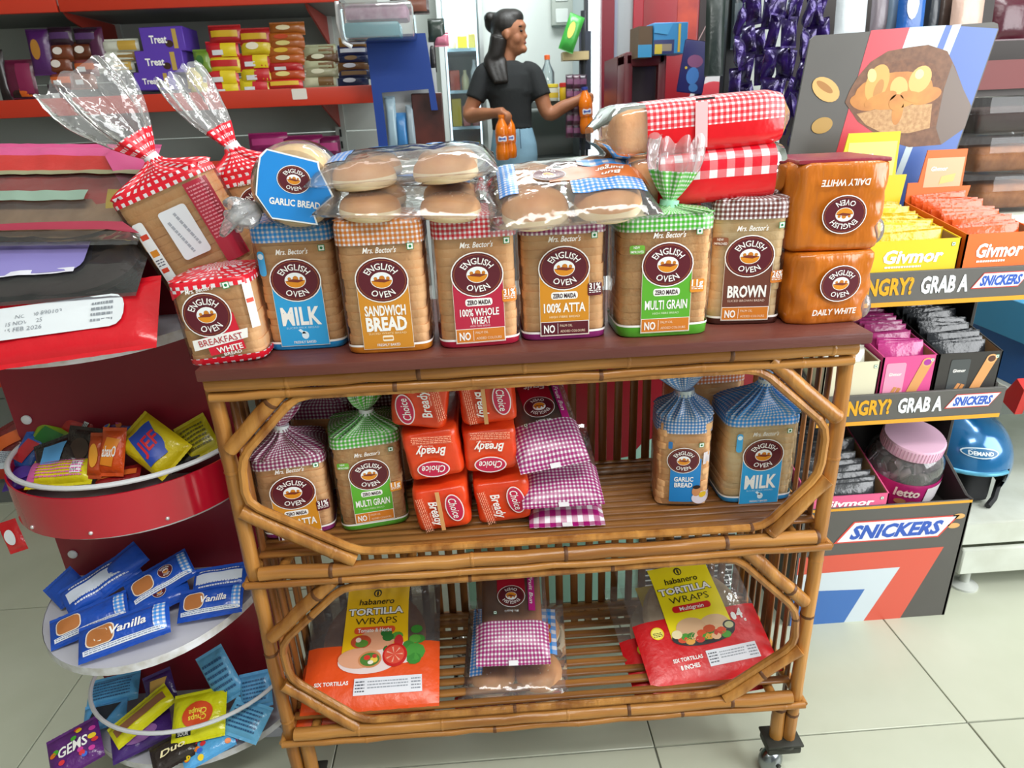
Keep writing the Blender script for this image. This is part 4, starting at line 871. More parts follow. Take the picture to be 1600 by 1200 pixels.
# ------------------------------------------------------------------ sweets on the red stand
def sweet(label, px, py, z, w, l, t, ang, tilt, col, style='', col2='#ffffff', txt='', grp='sweets in the red tray', name='sweet_packet', yaw=0, tcol=WHT, rough=.25, bl=.1, seed=None):
    p, R = plane_at(px, py, tilt, ang, yaw, z=z); seed = seed or (px*7+py) % 97
    T = thing(name, label, 'sweets', p, group=grp, mat=R); fn = pillow(T, w, l, t, mat=foil(col, rough, (55, .8)), fins=.006, wr=.0045, seed=seed, nx=16, ny=14); P = Print(); Q = random.Random(seed)
    if 'e' in style: P.rect(-w*.48, -w*.34, -l*.44, l*.44, col2, 0, 'end_print')
    if 'b' in style: P.rect(-w*.44, w*.44, -l*.18, l*.22, col2, 0, 'band_print')
    if 'd' in style: P.quad([(-w*.4, -l*.3), (w*.1, -l*.35), (w*.4, l*.3), (-w*.2, l*.35)], col2, 0, 'diagonal_print', 5)
    if 'o' in style: P.ell(0, 0, w*.3, l*.3, col2, .5, 'logo_patch', 18, 2)
    if 's' in style:
        for i in range(14): P.ell(Q.uniform(-.42, .42)*w, Q.uniform(-.42, .42)*l, .006, .005, Q.choice(['#e8781c', '#d8343a', '#4aa82c', '#e8c81c', '#c83a9a', '#3a6ad0']), .3+i*.03, 'dots', 10, 1)
    if 'c' in style: P.rect(w*.2, w*.36, -l*.25, l*.25, '#eef0f2', 1, 'price_sticker'); [P.rect(w*.21+i*.0028, w*.21+i*.0028+.0012, -l*.16, l*.2, '#333', 2, 'price_sticker', .1) for i in range(4)]
    if 'f' in style: smalltext(P, -w*.38, w*.38, -l*.38, l*.38, 6, col2, 1, 'fine_print', seed)
    if 'g' in style: P.rect(w*.36, w*.48, -l*.44, l*.44, GBS, .5, 'gingham_end')
    if 'w' in style: P.rr(-w*.24, 0, w*.34, l*.62, l*.2, '#e8dccc', .5, 'window').rr(-w*.24, 0, w*.31, l*.56, l*.18, '#b4703c', 1, 'window')
    if 'w' in style: P.rect(-w*.44, w*.46, -l*.46, -l*.33, '#dfe4ee', .4, 'text_strip'); smalltext(P, -w*.42, w*.42, -l*.45, -l*.34, 2, '#7a86a4', 1.2, 'text_strip', seed)
    if 'm' in style: badge(P, w*.14, l*.05, l*.26, l*.24, 1)
    if 'k' in style: P.text('Chupa', 0, l*.06, l*.13, tcol, w*.36, .02, 0, 2, ang=pi).text('Chups', 0, -l*.08, l*.13, tcol, w*.36, .02, 0, 2, ang=pi).rect(-w*.4, -w*.12, -l*.42, -l*.3, '#222', 1, 'black_tag').text('SOUR', -w*.26, -l*.36, l*.08, WHT, w*.2, .02, 0, 2); txt = ''
    if txt: P.text(txt, w*(.08 if 'w' in style else 0), l*.02, l*.26, tcol, w*(.42 if 'w' in style else .6), .02, .2)
    if P.L: P.apply(fn, T, base=.0022)
    return T
tr = .715
for a in [
 ('purple chocolate wrapper at the left end of the red tray', 38, 742, tr, .06, .05, .012, 10, 25, '#3c1f7a', 'o', '#5a38a8', ''),
 ('yellow candy bag with a pink end, barcode facing up in the tray', 98, 738, tr+.012, .115, .048, .03, 2, 30, '#d8cc1e', 'efc', '#e06ab0', ''),
 ('blue and red snack wrapper standing at the left of the tray', 45, 706, tr+.03, .045, .065, .015, -20, 50, '#2a5fb4', 'd', '#c82c34', ''),
 ('lime green packet behind the dark one in the tray', 78, 686, tr+.045, .065, .06, .018, -25, 60, '#8fb21e', 'd', '#2f7a34', ''),
 ('dark packet with light blue corner near the tray middle', 88, 712, tr+.035, .07, .055, .018, 20, 45, '#2b2220', 'd', '#5aa0d8', ''),
 ('dark brown chocolate pouch with a yellow emblem upright in the tray', 128, 702, tr+.04, .06, .07, .015, -10, 60, '#31231e', 'o', '#4a362c', '', '#d8b83a'),
 ('narrow orange packet between the dark pouch and the orange snack bag', 150, 712, tr+.04, .026, .07, .015, -4, 60, '#b8481c', 'o', '#e09a2c', ''),
 ('orange snack bag with white swirly name upright in the tray', 177, 706, tr+.045, .042, .075, .02, -4, 62, '#d8521c', 'd', '#e88a24', 'abaxO'),
 ('red foil strip packet lying at the front of the tray', 185, 744, tr, .075, .03, .012, 12, 20, '#8e1c1c', 'b', '#d86a2c', ''),
 ('large puffed yellow snack bag with blue and red picture in the tray', 240, 696, tr+.045, .078, .105, .035, 52, 50, '#dcc61c', 'do', '#2a4ab0', 'JEF', '#d8242c'),
 ('black snack bag behind the large yellow one', 283, 700, tr+.03, .06, .07, .015, 25, 45, '#1f1d1c', '', '#000', ''),
 ('dull yellow bag of sweets at the right end of the tray', 308, 684, tr+.045, .06, .065, .015, 30, 50, '#b8aa1c', 'f', '#5a5210', ''),
 ('purple and orange assorted packet at the back of the tray', 200, 662, tr+.06, .10, .04, .018, 8, 60, '#5a2a78', 's', '#d8822c', ''),
 ('red packet with a white sticker at the back left of the tray', 124, 664, tr+.065, .06, .045, .02, -25, 60, '#b82420', 'c', '#fff', ''),
 ('maroon carton corner sticking up at the far left of the tray', 18, 690, tr+.04, .05, .06, .02, 30, 55, '#6a1a1c', 'b', '#c85a24', ''),
 ('white tagged packet hanging over the left rim of the tray', 12, 716, tr+.02, .045, .03, .01, 0, 40, '#c8d2dc', 'f', '#667', ''),
 ('small red and white wrapper dangling below the tray', 20, 838, .60, .035, .05, .01, 15, 75, '#c81e24', 'o', '#e6e8ee', ''),
]: sweet(a[0], *a[1:11], a[11], a[12], tcol=a[13] if len(a) > 13 else WHT)
G = 'vanilla cake packets'; wz = .462; CB = '#1f4fb4'
for lab, px, py, z, w, l, t, ang, tilt, st_, txt in [
 ('dark blue cake packet standing on end at the back left of the white shelf', 103, 918, wz+.015, .06, .05, .015, 50, 35, '', ''),
 ('blue cake packet showing its white text side, on the left of the white shelf', 158, 910, wz+.035, .135, .058, .022, 37, 30, 'fb', ''),
 ('blue cake packet with badge and cake window at the back of the white shelf', 250, 905, wz+.035, .12, .055, .022, 33, 30, 'mwg', ''),
 ('blue cake packet lying across under the one with the badge', 238, 938, wz+.01, .13, .05, .02, 28, 22, 'm', ''),
 ('blue cake packet with window lying at the front left of the white shelf', 140, 968, wz+.01, .13, .05, .022, 24, 25, 'wg', ''),
 ('blue cake packet with vanilla cake name at the front of the white shelf', 195, 985, wz+.018, .15, .055, .025, 18, 28, 'wg', 'Vanilla'),
 ('blue cake packet with vanilla cake name beside the rack post', 330, 940, wz+.012, .115, .05, .025, 7, 28, 'wg', 'Vanilla'),
 ('blue cake packet with silver text side beside the rack post', 345, 905, wz+.03, .10, .045, .022, 6, 30, 'fb', ''),
 ('blue cake packet at the very back of the white shelf', 185, 890, wz+.05, .10, .045, .018, 45, 35, '', ''),
]: sweet(lab, px, py, z, w, l, t, ang, tilt, CB, st_, '#dfe4ee' if 'f' not in st_ else '#cfd6e4', txt, G, 'cake_packet')
G = 'chocolates on the lowest shelf'; bz = .135
for lab, px, py, z, w, l, t, ang, tilt, col, st_, c2, txt in [
 ('light blue cookie packet, text side up, at the left of the lowest shelf', 178, 1078, bz+.035, .105, .05, .02, 10, 28, '#5aa8dc', 'f', '#2c5a88', ''),
 ('light blue and black cookie packet under the text-side one', 165, 1116, bz+.015, .085, .045, .018, 14, 25, '#5aa4dc', 'd', '#1f2430', ''),
 ('long yellow box leaning across the chocolates on the lowest shelf', 222, 1118, bz+.045, .125, .04, .022, 42, 30, '#d2cc14', 'b', '#8a5a3c', ''),
 ('yellow sour candy box with a red flower emblem on the lowest shelf', 312, 1118, bz+.045, .105, .085, .022, 8, 30, '#d6d412', 'ok', '#d84a1c', 'Chupa'),
 ('light blue cookie packet standing tall behind the yellow box', 345, 1055, bz+.09, .06, .10, .02, 28, 60, '#62a8d6', 'f', '#2c5a88', ''),
 ('light blue packet by the rack post on the lowest shelf', 400, 1078, bz+.06, .065, .06, .02, 8, 50, '#5a9ed0', 'f', '#2c5a88', ''),
 ('light blue packet lying under the tall one at the right', 385, 1125, bz+.03, .085, .06, .02, -20, 28, '#6ab2dc', 'f', '#2c5a88', ''),
 ('purple chocolate bar behind the yellow boxes', 250, 1075, bz+.055, .06, .055, .018, 20, 50, '#3c2064', 'd', '#c89a4c', ''),
 ('purple chocolate bar with gold star lying at the front of the lowest shelf', 222, 1150, bz+.012, .115, .05, .018, 25, 22, '#43246e', 'o', '#8a5a9a', ''),
 ('dark brown chocolate pouch at the front beside the purple bar', 272, 1172, bz+.01, .085, .05, .014, 28, 22, '#2c2320', '', '#fff', 'Duo'),
 ('blue and black cookie packet at the front right of the lowest shelf', 325, 1165, bz+.005, .10, .045, .016, 28, 20, '#58a6dc', 's', '#fff', ''),
 ('bag of coloured sugar buttons spilling past the left wire rim', 118, 1170, bz+.015, .095, .08, .016, 30, 22, '#5a2470', 's', '#fff', 'GEMS'),
]: sweet(lab, px, py, z, w, l, t, ang, tilt, col, st_, c2, txt, G, 'chocolate_packet', tcol='#f4e8b8' if txt == 'Duo' else WHT if txt != 'Chupa' else '#f4e040')

# ------------------------------------------------------------------ the card display at the right
CARD = M('#5d5b58', .55, var=(3, '#565451'), key='grey card'); CARDI = M('#2a2624', .7, key='dark card inside'); KRAFT = M('#a5805a', .8, key='kraft edge'); YEL = ink('#e0a02c')
ds = thing('card_display', 'grey card floor display with three trays and a tall printed header, right of the rack', 'display', (1.4, .54, 0)); DO = Vector((1.4, .54, 0))
def dpart(name, VF, mat, par=ds, smooth=False): return one(name, xf(VF, Matrix.Translation(-DO)), mat, par, smooth)
X0, X1, Y0, Y1 = 1.175, 1.606, .39, .70
for x, nm in ((X0, 'side_panel'), (X1-.006, 'side_panel')):
    poly = [(Y0, 0), (Y1, 0), (Y1, .95), (Y0+.012, .95), (Y0+.012, .88), (Y0+.13, .86), (Y0+.13, .70), (Y0+.01, .665), (Y0+.01, .60), (Y0+.12, .58), (Y0+.12, .42), (Y0+.02, .36), (Y0, .36)]
    mb = MB(); mb.add(prism([(y-DO.y, z) for y, z in poly], x-DO.x, x+.006-DO.x, 'x'), CARDI); o = mb.build(nm, ds, False)
    one('outer_face', xf(prism([(y, z) for y, z in poly], x+(.0062 if x > 1.4 else -.0012), x+(.0072 if x > 1.4 else -.0002), 'x'), Matrix.Translation(-DO)), CARD, ds, False)
dpart('back_panel', box(X0, X1, Y1-.006, Y1, 0, 1.0), CARDI)
dpart('front_panel', bbox(X0, X1, Y0, Y0+.006, 0, .358, .001, 1), CARD)
for z in (.30, .585, .868): dpart('tray_floor', box(X0+.006, X1-.006, Y0+.006, Y1-.006, z, z+.004), CARDI)
dpart('tray_fascia', bbox(X0-.004, X1+.004, Y0-.012, Y0-.004, .588, .664, .001, 1), CARD); dpart('tray_fascia', bbox(X0-.004, X1+.02, Y0-.012, Y0-.004, .872, .946, .001, 1), CARD)
fnl = lambda y: (lambda x, z, o: tuple(Vector((x, y-o, z))-DO))
def snick(P, cx, cy, w, h, z=1):
    s = h*.35
    P.quad([(cx-w/2-s, cy-h/2), (cx+w/2-s, cy-h/2), (cx+w/2+s, cy+h/2), (cx-w/2+s, cy+h/2)], '#d8453a', z, 'logo', 4); k = .88
    P.quad([(cx-w/2*.96-s*k, cy-h/2*k), (cx+w/2*.96-s*k, cy-h/2*k), (cx+w/2*.96+s*k, cy+h/2*k), (cx-w/2*.96+s*k, cy+h/2*k)], '#e9eef4', z+.5, 'logo', 4)
    P.text('SNICKERS', cx, cy, h*.62, '#2f58b8', w*.88, .048, .3, z+1, 'logo')
P = Print()
P.rect(X0, X1, .350, .3575, YEL, 0, 'yellow_strip', 1); snick(P, 1.425, .285, .27, .062)
P.ell(1.580, .312, .016, .008, '#d8a868', 1, 'peanut_print', 14, 2).ell(1.572, .285, .016, .008, '#d8a868', 1, 'peanut_print', 14, 2)
P.quad([(X0+.01, .218), (1.56, .222), (1.485, .0), (X0+.01, .0)][::-1], '#d65a48', 0, 'red_stripe', 6); P.quad([(X0+.01, .165), (1.455, .168), (1.385, .0), (X0+.01, .0)][::-1], '#cfdbe4', .7, 'white_stripe', 6)
P.quad([(X0+.01, .112), (1.372, .105), (1.332, .0), (X0+.01, .0)][::-1], '#3f70b8', 1.4, 'blue_stripe', 6)
P.apply(fnl(Y0), ds, base=.0006)
for zc, ex in ((.630, 0), (.912, .012)):
    P = Print(); P.rect(X0-.002, X1+.002+ex, zc-.041, zc-.031, YEL, 0, 'yellow_strip', 1); P.text('HUNGRY?', 1.268, zc+.004, .036, '#e0a41c', .15, .04, 0, 1).text('GRAB A', 1.412, zc+.004, .036, '#e9f0f4', .105, .04, 0, 1); snick(P, 1.535, zc+.006, .105, .034); P.apply(fnl(Y0-.012), ds, base=.0006)
# header board: slanted outline with printed picture
HX0, HZ0, HZ1 = 1.185, .985, 1.432; HY = .695
def hdr(x, z): return (x, z)
hp = [(1.165, .985), (1.575, .985), (1.648, 1.425), (1.643, 1.437), (1.632, 1.441), (1.215, 1.428), (1.205, 1.420)]
dpart('header_board', prism(hp, HY, HY+.006, 'y'), CARD)
P = Print(); g = 'header_print'
P.quad([(1.270, .99), (1.335, .99), (1.435, 1.437), (1.345, 1.434)], '#c8404c', 0, 'red_stripe', 4).quad([(1.335, .99), (1.40, .99), (1.520, 1.4385), (1.435, 1.437)], '#c4d6e0', 0, 'white_stripe', 4).quad([(1.40, .99), (1.572, .99), (1.6455, 1.427), (1.520, 1.4385)], '#4868b0', 0, 'blue_stripe', 4).quad([(1.43, .99), (1.445, .99), (1.556, 1.439), (1.535, 1.4385)], '#c4d6e0', .5, 'white_stripe', 4)
hq = lambda px, py: (lambda v: (v.x, v.z))(U(px, py, y=HY)); hk = mpp(U(1400, 140, y=HY))
CHOC = M('#6a4630', .5, var=(70, '#80583e'), key='chocolate print'); CARA = M('#b8742c', .4, var=(20, '#cc8c3a'), key='caramel print'); NOUG = M('#c8a070', .5, var=(110, '#a87c50'), key='nougat print')
P.poly([hq(*q) for q in ((1320, 160), (1328, 140), (1340, 120), (1360, 97), (1387, 80), (1420, 74), (1450, 70), (1480, 80), (1492, 105), (1505, 140), (1517, 165), (1507, 200), (1470, 226), (1420, 230), (1380, 218), (1340, 190))], CHOC, 1, g)
P.poly([hq(*q) for q in ((1474, 140), (1488, 98), (1505, 140), (1517, 165), (1507, 200), (1470, 226), (1462, 200))], '#6b5a50', 1.3, g)
P.poly([hq(*q) for q in ((1332, 168), (1340, 135), (1370, 102), (1420, 92), (1460, 100), (1472, 130), (1462, 195), (1420, 212), (1375, 208), (1345, 188))], M('#7e5236', .5, var=(90, '#66422c'), key='chocolate print'), 1.5, g)
P.poly([hq(*q) for q in ((1338, 178), (1390, 166), (1456, 162), (1452, 200), (1420, 208), (1378, 208), (1352, 195))], NOUG, 1.8, g)
def el(px, py, rx, ry, rot, col, z): c = hq(px, py); P.at(c[0], c[1], radians(rot)); P.ell(0, 0, rx*hk, ry*hk, col, z, g, 20, 2); P.at(0, 0)
el(1396, 142, 62, 27, 4, CARA, 2.2); el(1402, 172, 9, 22, 0, CARA, 2.2); el(1350, 160, 24, 12, -12, CARA, 2.25); el(1445, 150, 26, 12, 12, CARA, 2.25)
el(1370, 130, 18, 27, -14, '#d4a04e', 2.8); el(1404, 138, 14, 17, 20, '#dcb062', 2.8); el(1437, 124, 17, 20, -30, '#dcae5e', 2.8); el(1372, 140, 7, 15, -14, '#b87e36', 3.1); el(1362, 118, 7, 10, 20, '#e6c584', 3.2); el(1436, 116, 7, 7, 0, '#ead09a', 3.2)
el(1375, 155, 26, 9, 18, CARA, 3.4); el(1428, 152, 24, 8, -14, CARA, 3.4); el(1400, 160, 12, 12, 0, CARA, 3.4)
el(1290, 140, 25, 15, -32, '#d6aa66', 2.8); el(1288, 136, 16, 5, -32, '#a87438', 3.1); el(1284, 196, 17, 12, 10, '#b08c4a', 2.8)
P.apply(fnl(HY), ds, base=.0006)
# cartons in its trays
def carton(label, x0, x1, zb, hf, hb, y0, y1, col, name_txt, n, scol, style='', tall=None, grp='open cartons in the card display', tcol=WHT, stickw=None):
    T = thing('open_carton', label, 'carton', ((x0+x1)/2, (y0+y1)/2, zb), (0, 0, 0), grp); w = x1-x0; d = y1-y0; m = M(col, .45, key='printed card')
    def p_(nm, VF, mm): return one(nm, VF, mm, T, False)
    p_('carton_front', box(-w/2, w/2, -d/2, -d/2+.003, 0, hf), m)
    for s in (-1, 1):
        pl = [(-d/2, 0), (d/2, 0), (d/2, hb), (-d/2, hf)]; p_('carton_side', prism(pl, s*w/2-(.003 if s > 0 else 0), s*w/2+(.003 if s < 0 else 0), 'x'), m)
        p_('inner_side', prism([(-d/2+.003, .003), (d/2-.003, .003), (d/2-.003, hb-.002), (-d/2+.003, hf-.002)], s*(w/2-.0033)-.0004, s*(w/2-.0033)+.0004, 'x'), KRAFT)
    p_('carton_back', box(-w/2, w/2, d/2-.003, d/2, 0, hb), m); p_('carton_base', box(-w/2, w/2, -d/2, d/2, 0, .003), KRAFT)
    P = Print(); 
    if name_txt: P.text(name_txt, 0, hf*.76, hf*.2, '#ffffff', w*.66, .035, .15, 1); smalltext(P, -w*.3, w*.1, hf*.56, hf*.63, 1, tcol, 1, 'fine_print')
    vegmark(P, w*.42, hf-.012, .008); P.apply(lambda x, z, o: (x, -d/2-o, z), T, base=.0005)
    if tall:
        tz, ts = tall; pl = [(-w*.5, hb-.01), (w*.46, hb-.01), (w*.50, tz*.72), (w*.36, tz*.72), (w*.34, tz), (-w*.28, tz), (-w*.34, tz*.76), (-w*.5, tz*.76)]
        o = p_('carton_lid', prism(pl, d/2-.004, d/2-.001, 'y'), m)
        P = Print(); P.rect(-w*.26, w*.32, tz*.72, tz*.94, '#e9b088' if 'o' in style else '#ecdc7a', 0, 'lid_print').text('Givmor', -w*.05, tz*.86, .010, WHT, .04, .03, .15, 1).quad([(-w*.02, tz*.74), (w*.2, tz*.76), (w*.22, tz*.82), (.0, tz*.80)], '#d8c070', 1, 'lid_print', 2)
        if 'o' in style: P.text('Orange', -.005, tz*.58, .012, WHT, .045, .03, .15, 1).ell(w*.26, tz*.54, .010, .010, WHT, 1, 'seal_mark', 16, 1).ell(w*.26, tz*.54, .0085, .0085, col, 1.5, 'seal_mark', 16, 1).text('0', w*.26, tz*.54, .007, WHT, .006, .03, 0, 2, 'seal_mark')
        P.apply(lambda x, z, q: (x, d/2-.004-q, z), T, base=.0004)
    # the sachets standing inside, one after another
    R2 = random.Random(n+int(x0*100)); sm = foil(scol, .22, (60, .5)); sh = MB()
    me = None
    for i in range(n):
        yy = -d/2+.03+(d-.045)*i/(n-1); zt = hf+(hb-hf)*(i/(n-1))
        if me is None:
            tmp = thing('s', 's', 's'); pillow(tmp, w*.84, hf*.95, d/n*1.3, mat=sm, fins=.004, wr=.002, nx=8, ny=6, seed=3); ch = tmp.children[0]; me = ch.data; bpy.data.objects.remove(ch); bpy.data.objects.remove(tmp)
        sx = thing_mesh('sachet', me, ((x0+x1)/2+R2.uniform(-.05, .05)*w, (y0+y1)/2+yy, zb+max(hf*.55, zt-hf*.40)+R2.uniform(-.004, .006)), (radians(82+R2.uniform(-6, 6)), R2.uniform(-.09, .09), R2.uniform(-.06, .06)))
        tag(sx, '%s, %s from the front' % (SL[scol], NTH[i]), 'sachet', 'sachets in '+label.split(' open')[0])
    return T
def thing_mesh(name, me, loc, rot):
    o = bpy.data.objects.new(name, me); COL.objects.link(o); o.location = loc; o.rotation_euler = rot; return o
NTH = ['first', 'second', 'third', 'fourth', 'fifth', 'sixth', 'seventh', 'eighth', 'ninth', 'tenth', 'eleventh', 'twelfth', 'thirteenth']
SL = {'#d8561c': 'orange sachet in the orange open carton of the top tray', '#d2b414': 'yellow sachet in the yellow open carton of the top tray', '#c03a86': 'magenta sachet in the pink carton of the middle tray', '#23262b': 'black foil sachet in the black carton of the middle tray', '#d2d2c4': 'cream sachet in the cream carton of the middle tray', '#3a3c40': 'dark sachet in the pink carton of the bottom tray'}
carton('orange open carton with white name on the top tray of the card display', 1.445, 1.600, .872, .145, .185, .385, .62, '#e0691c', 'Givmor', 13, '#d8561c', 'o', (.30, 1))
carton('yellow open carton with white name on the top tray of the card display', 1.240, 1.438, .872, .138, .175, .39, .62, '#e6c81a', 'Givmor', 13, '#d2b414', 'y', (.345, 1))
carton('pink open carton with wafer stick picture on the middle tray', 1.318, 1.442, .589, .158, .20, .395, .62, '#d8508e', '', 12, '#c03a86')
carton('black open carton with wafer stick picture on the middle tray', 1.447, 1.595, .589, .158, .21, .395, .62, '#33302e', '', 13, '#23262b')
carton('cream open carton beside the rack post on the middle tray', 1.185, 1.312, .589, .150, .18, .395, .62, '#dcd8bc', '', 9, '#d2d2c4')
carton('pink open carton with mountain-white edge on the bottom tray', 1.19, 1.392, .304, .085, .17, .395, .64, '#e0608c', 'Givmor', 12, '#3a3c40')
# printed wafer sticks on two cartons, and the front window sachets
for x, tint, par, hw in ((1.415, '#a83a9a', 'pink', 0), (1.565, '#5a3a30', 'black', 0)):
    o = [q for q in COL.objects if q.name.startswith('open_carton') and q['label'].startswith(par)][0]; P = Print(0, .038); cx = x-o.location.x
    P.quad([(cx-.042, .005), (cx-.018, .005), (cx+.018, .10), (cx-.006, .105)], '#d89a60', 1, 'wafer_print', 3).ell(cx+.006, .103, .013, .011, '#e0a870', 1.4, 'wafer_print', 14, 2).ell(cx+.006, .103, .009, .0075, tint, 1.8, 'wafer_print', 14, 1)
    P.rr(cx-.065, .055, .046, .10, .005, '#e89ab8' if par == 'pink' else '#4a4e50', 1, 'window_sachet').text('Givmor', cx-.065, .078, .008, WHT, .03, .03, .15, 2, 'window_sachet').quad([(cx-.08, .01), (cx-.072, .01), (cx-.055, .045), (cx-.063, .047)], '#d09058', 2, 'window_sachet', 1).quad([(cx-.068, .01), (cx-.060, .01), (cx-.045, .042), (cx-.053, .045)], '#c88850', 2.2, 'window_sachet', 1)
    P.apply(lambda a, b, q: (a, -(.62-.395)/2-q, b), o, base=.0005)
# jar with pink lid
T = thing('plastic_jar', 'clear plastic jar of wrapped sweets with a pale pink screw lid, in the bottom tray', 'jar', (1.49, .53, .305), (radians(14), radians(0), 0))
one('jar_body', lathe([(.06, .0), (.085, .006), (.09, .02), (.09, .12), (.085, .145), (.07, .165), (.062, .172)], 40, True, False), film(haze=.10, rough=.05, bump=(8, .1), k=1.5), T)
one('lid', lathe([(.070, .166), (.072, .168), (.072, .196), (.069, .2), (.04, .2012)], 56), M('#e8bcd4', .35), T)
mb = MB()
for i in range(56):
    a = 2*pi*i/56; mb.add(xf(box(-.0012, .0012, 0, .0016, .169, .196), Matrix.Rotation(a, 4, 'Z') @ Matrix.Translation((0, .0712, 0))), M('#dda6c4', .4))
mb.build('lid_ribs', T, False)['kind'] = 'stuff'
one('label_band', lathe([(.0912, .035), (.0918, .04), (.0918, .105), (.0912, .11)], 48, False, False), foil('#b0246c'), T)
P = Print(); P.text('letto', -.03, .085, .026, '#f4e4d8', .06, .03, 0, 1).rect(.015, .07, .045, .10, '#dfd8dc', .5, 'panel').ell(-.04, .055, .014, .009, '#c08a5a', 1, 'nut_print', 12, 1).ell(-.012, .05, .014, .009, '#a8703c', 1, 'nut_print', 12, 1)
P.apply(lambda x, z, o: ((.0925+o)*sin(x/.092), -(.0925+o)*cos(x/.092), z), T)
R2 = random.Random(5); SWM = foil('#9a8c92', .25); SWP = foil('#c8507e', .3)
tmp = thing('s', 's', 's'); pillow(tmp, .032, .02, .014, mat=SWM, fins=.006, nx=6, ny=6); ch = tmp.children[0]; swm = ch.data; bpy.data.objects.remove(ch); bpy.data.objects.remove(tmp)
RM = Matrix.Translation(T.location) @ Euler(T.rotation_euler).to_matrix().to_4x4()
for i in range(46):
    a = R2.uniform(0, 6.28); r = R2.choice([.05, .066, .068])*R2.uniform(.9, 1); c = RM @ Vector((r*cos(a), r*sin(a), R2.uniform(.02, .148)))
    o = thing_mesh('wrapped_sweet', swm, c, (R2.uniform(0, 6), R2.uniform(0, 6), R2.uniform(0, 6))); tag(o, 'silver wrapped sweet inside the jar with the pink lid', 'sweet', 'sweets in the pink-lidded jar')
# ------------------------------------------------------------------ freezer behind the rack
fz = thing('chest_freezer', 'mint green chest freezer with red wavy panel behind the rack slats', 'freezer', (.70, .62, 0)); FO_ = Vector((.70, .62, 0))
def fpart(n, VF, m, sm=False): return one(n, xf(VF, Matrix.Translation(-FO_)), m, fz, sm)
MINT = M('#9fd0c0', .35, key='mint panel')
fpart('cabinet', bbox(.34, 1.09, .48, .85, .05, .82, .01), MINT); fpart('lid', bbox(.33, 1.10, .47, .86, .82, .86, .008), M('#d8dcdc', .4))
pts = [(.345, .80)]+[(.345+.72*i/24, .50+.03*sin(i*.9)+.012*sin(i*2.1)) for i in range(25)]+[(1.065, .80)]
P = Print()
for i in range(24):
    a, b = pts[1+i], pts[2+i]; P.quad([a, b, (b[0], .80), (a[0], .80)], '#8e1426', 0, 'red_panel', 1)
P.apply(lambda x, z, o: tuple(Vector((x, .48-o, z))-FO_), fz, base=.001)
fpart('grille_recess', box(.80, 1.05, .474, .481, .07, .40), M('#161616', .8))
for i in range(19): fpart('grille_wire', tube([(.80, .472, .08+.0168*i), (1.05, .472, .08+.0168*i)], .0022, 6), M('#b4b8b8', .3, .6), True)
for x in (.38, .70, 1.05): fpart('foot', box(x-.02, x+.02, .52, .82, 0, .05), M('#222', .6))

# ------------------------------------------------------------------ shelving along the back left
ORL = M('#b8321c', .35, key='red shelf lip'); GP_ = M('#a9ada8', .6, key='grey back panel'); DKG = M('#6b6e6c', .6)
gd = thing('wall_shelving', 'grey shop shelving with red-lipped shelves of sweets and biscuits, behind on the left', 'shelving', (-.9, 1.5, 0)); GO_ = Vector((-.9, 1.5, 0))
def gpart(n, VF, m, sm=False): return one(n, xf(VF, Matrix.Translation(-GO_)), m, gd, sm)
GX0, GX1, GYF, GYB = -2.0, .125, 1.30, 1.62
for i in range(11): gpart('back_board', bbox(GX0, GX1, GYB, GYB+.015, .12+.19*i, .12+.19*i+.187, .002, 1), GP_)
for z, gx1 in ((1.385, .125), (1.185, -.02), (.86, .12), (.52, .12), (.16, .12)):
    gpart('shelf_board', box(GX0, gx1, GYF+.002, GYB, z-.02, z-.004), GP_); gpart('shelf_lip', bbox(GX0, gx1, GYF-.012, GYF+.003, z-.045, z+.006, .004), ORL)
for x0, x1 in ((GX0, -.756), (-.75, .05)): gpart('shelf_lip', bbox(x0, x1, GYF-.012, GYF+.003, 1.617, 1.67, .004), ORL); gpart('shelf_board', box(x0, x1, GYF+.002, GYB, 1.622, 1.636), DKG)
for x in (-.752, -.05, -1.5):
    gpart('upright', box(x-.018, x+.018, GYB-.012, GYB+.002, 0, 2.1), GP_)
    for z in (1.62, 1.36): gpart('bracket', prism([(GYF+.01, z), (GYB, z), (GYB, z-.09), (GYF+.03, z-.015)], x-.003, x+.003, 'x'), M('#8e2a1e', .5))
    for k in range(14): gpart('slot', box(x-.003, x+.003, GYB-.0135, GYB-.0125, 1.0+.04*k, 1.025+.04*k), M('#222', .8))
gpart('base_plinth', box(GX0, .12, GYF+.02, GYB, 0, .12), DKG)
P = Print(); c = U(468, 147, y=GYF-.012); P.rr(c.x, c.z, .045, .03, .003, '#d8d2c8', 0, 'price_tag'); P.apply(lambda x, z, o: tuple(Vector((x, GYF-.0125-o, z))-GO_), gd, base=.0006)
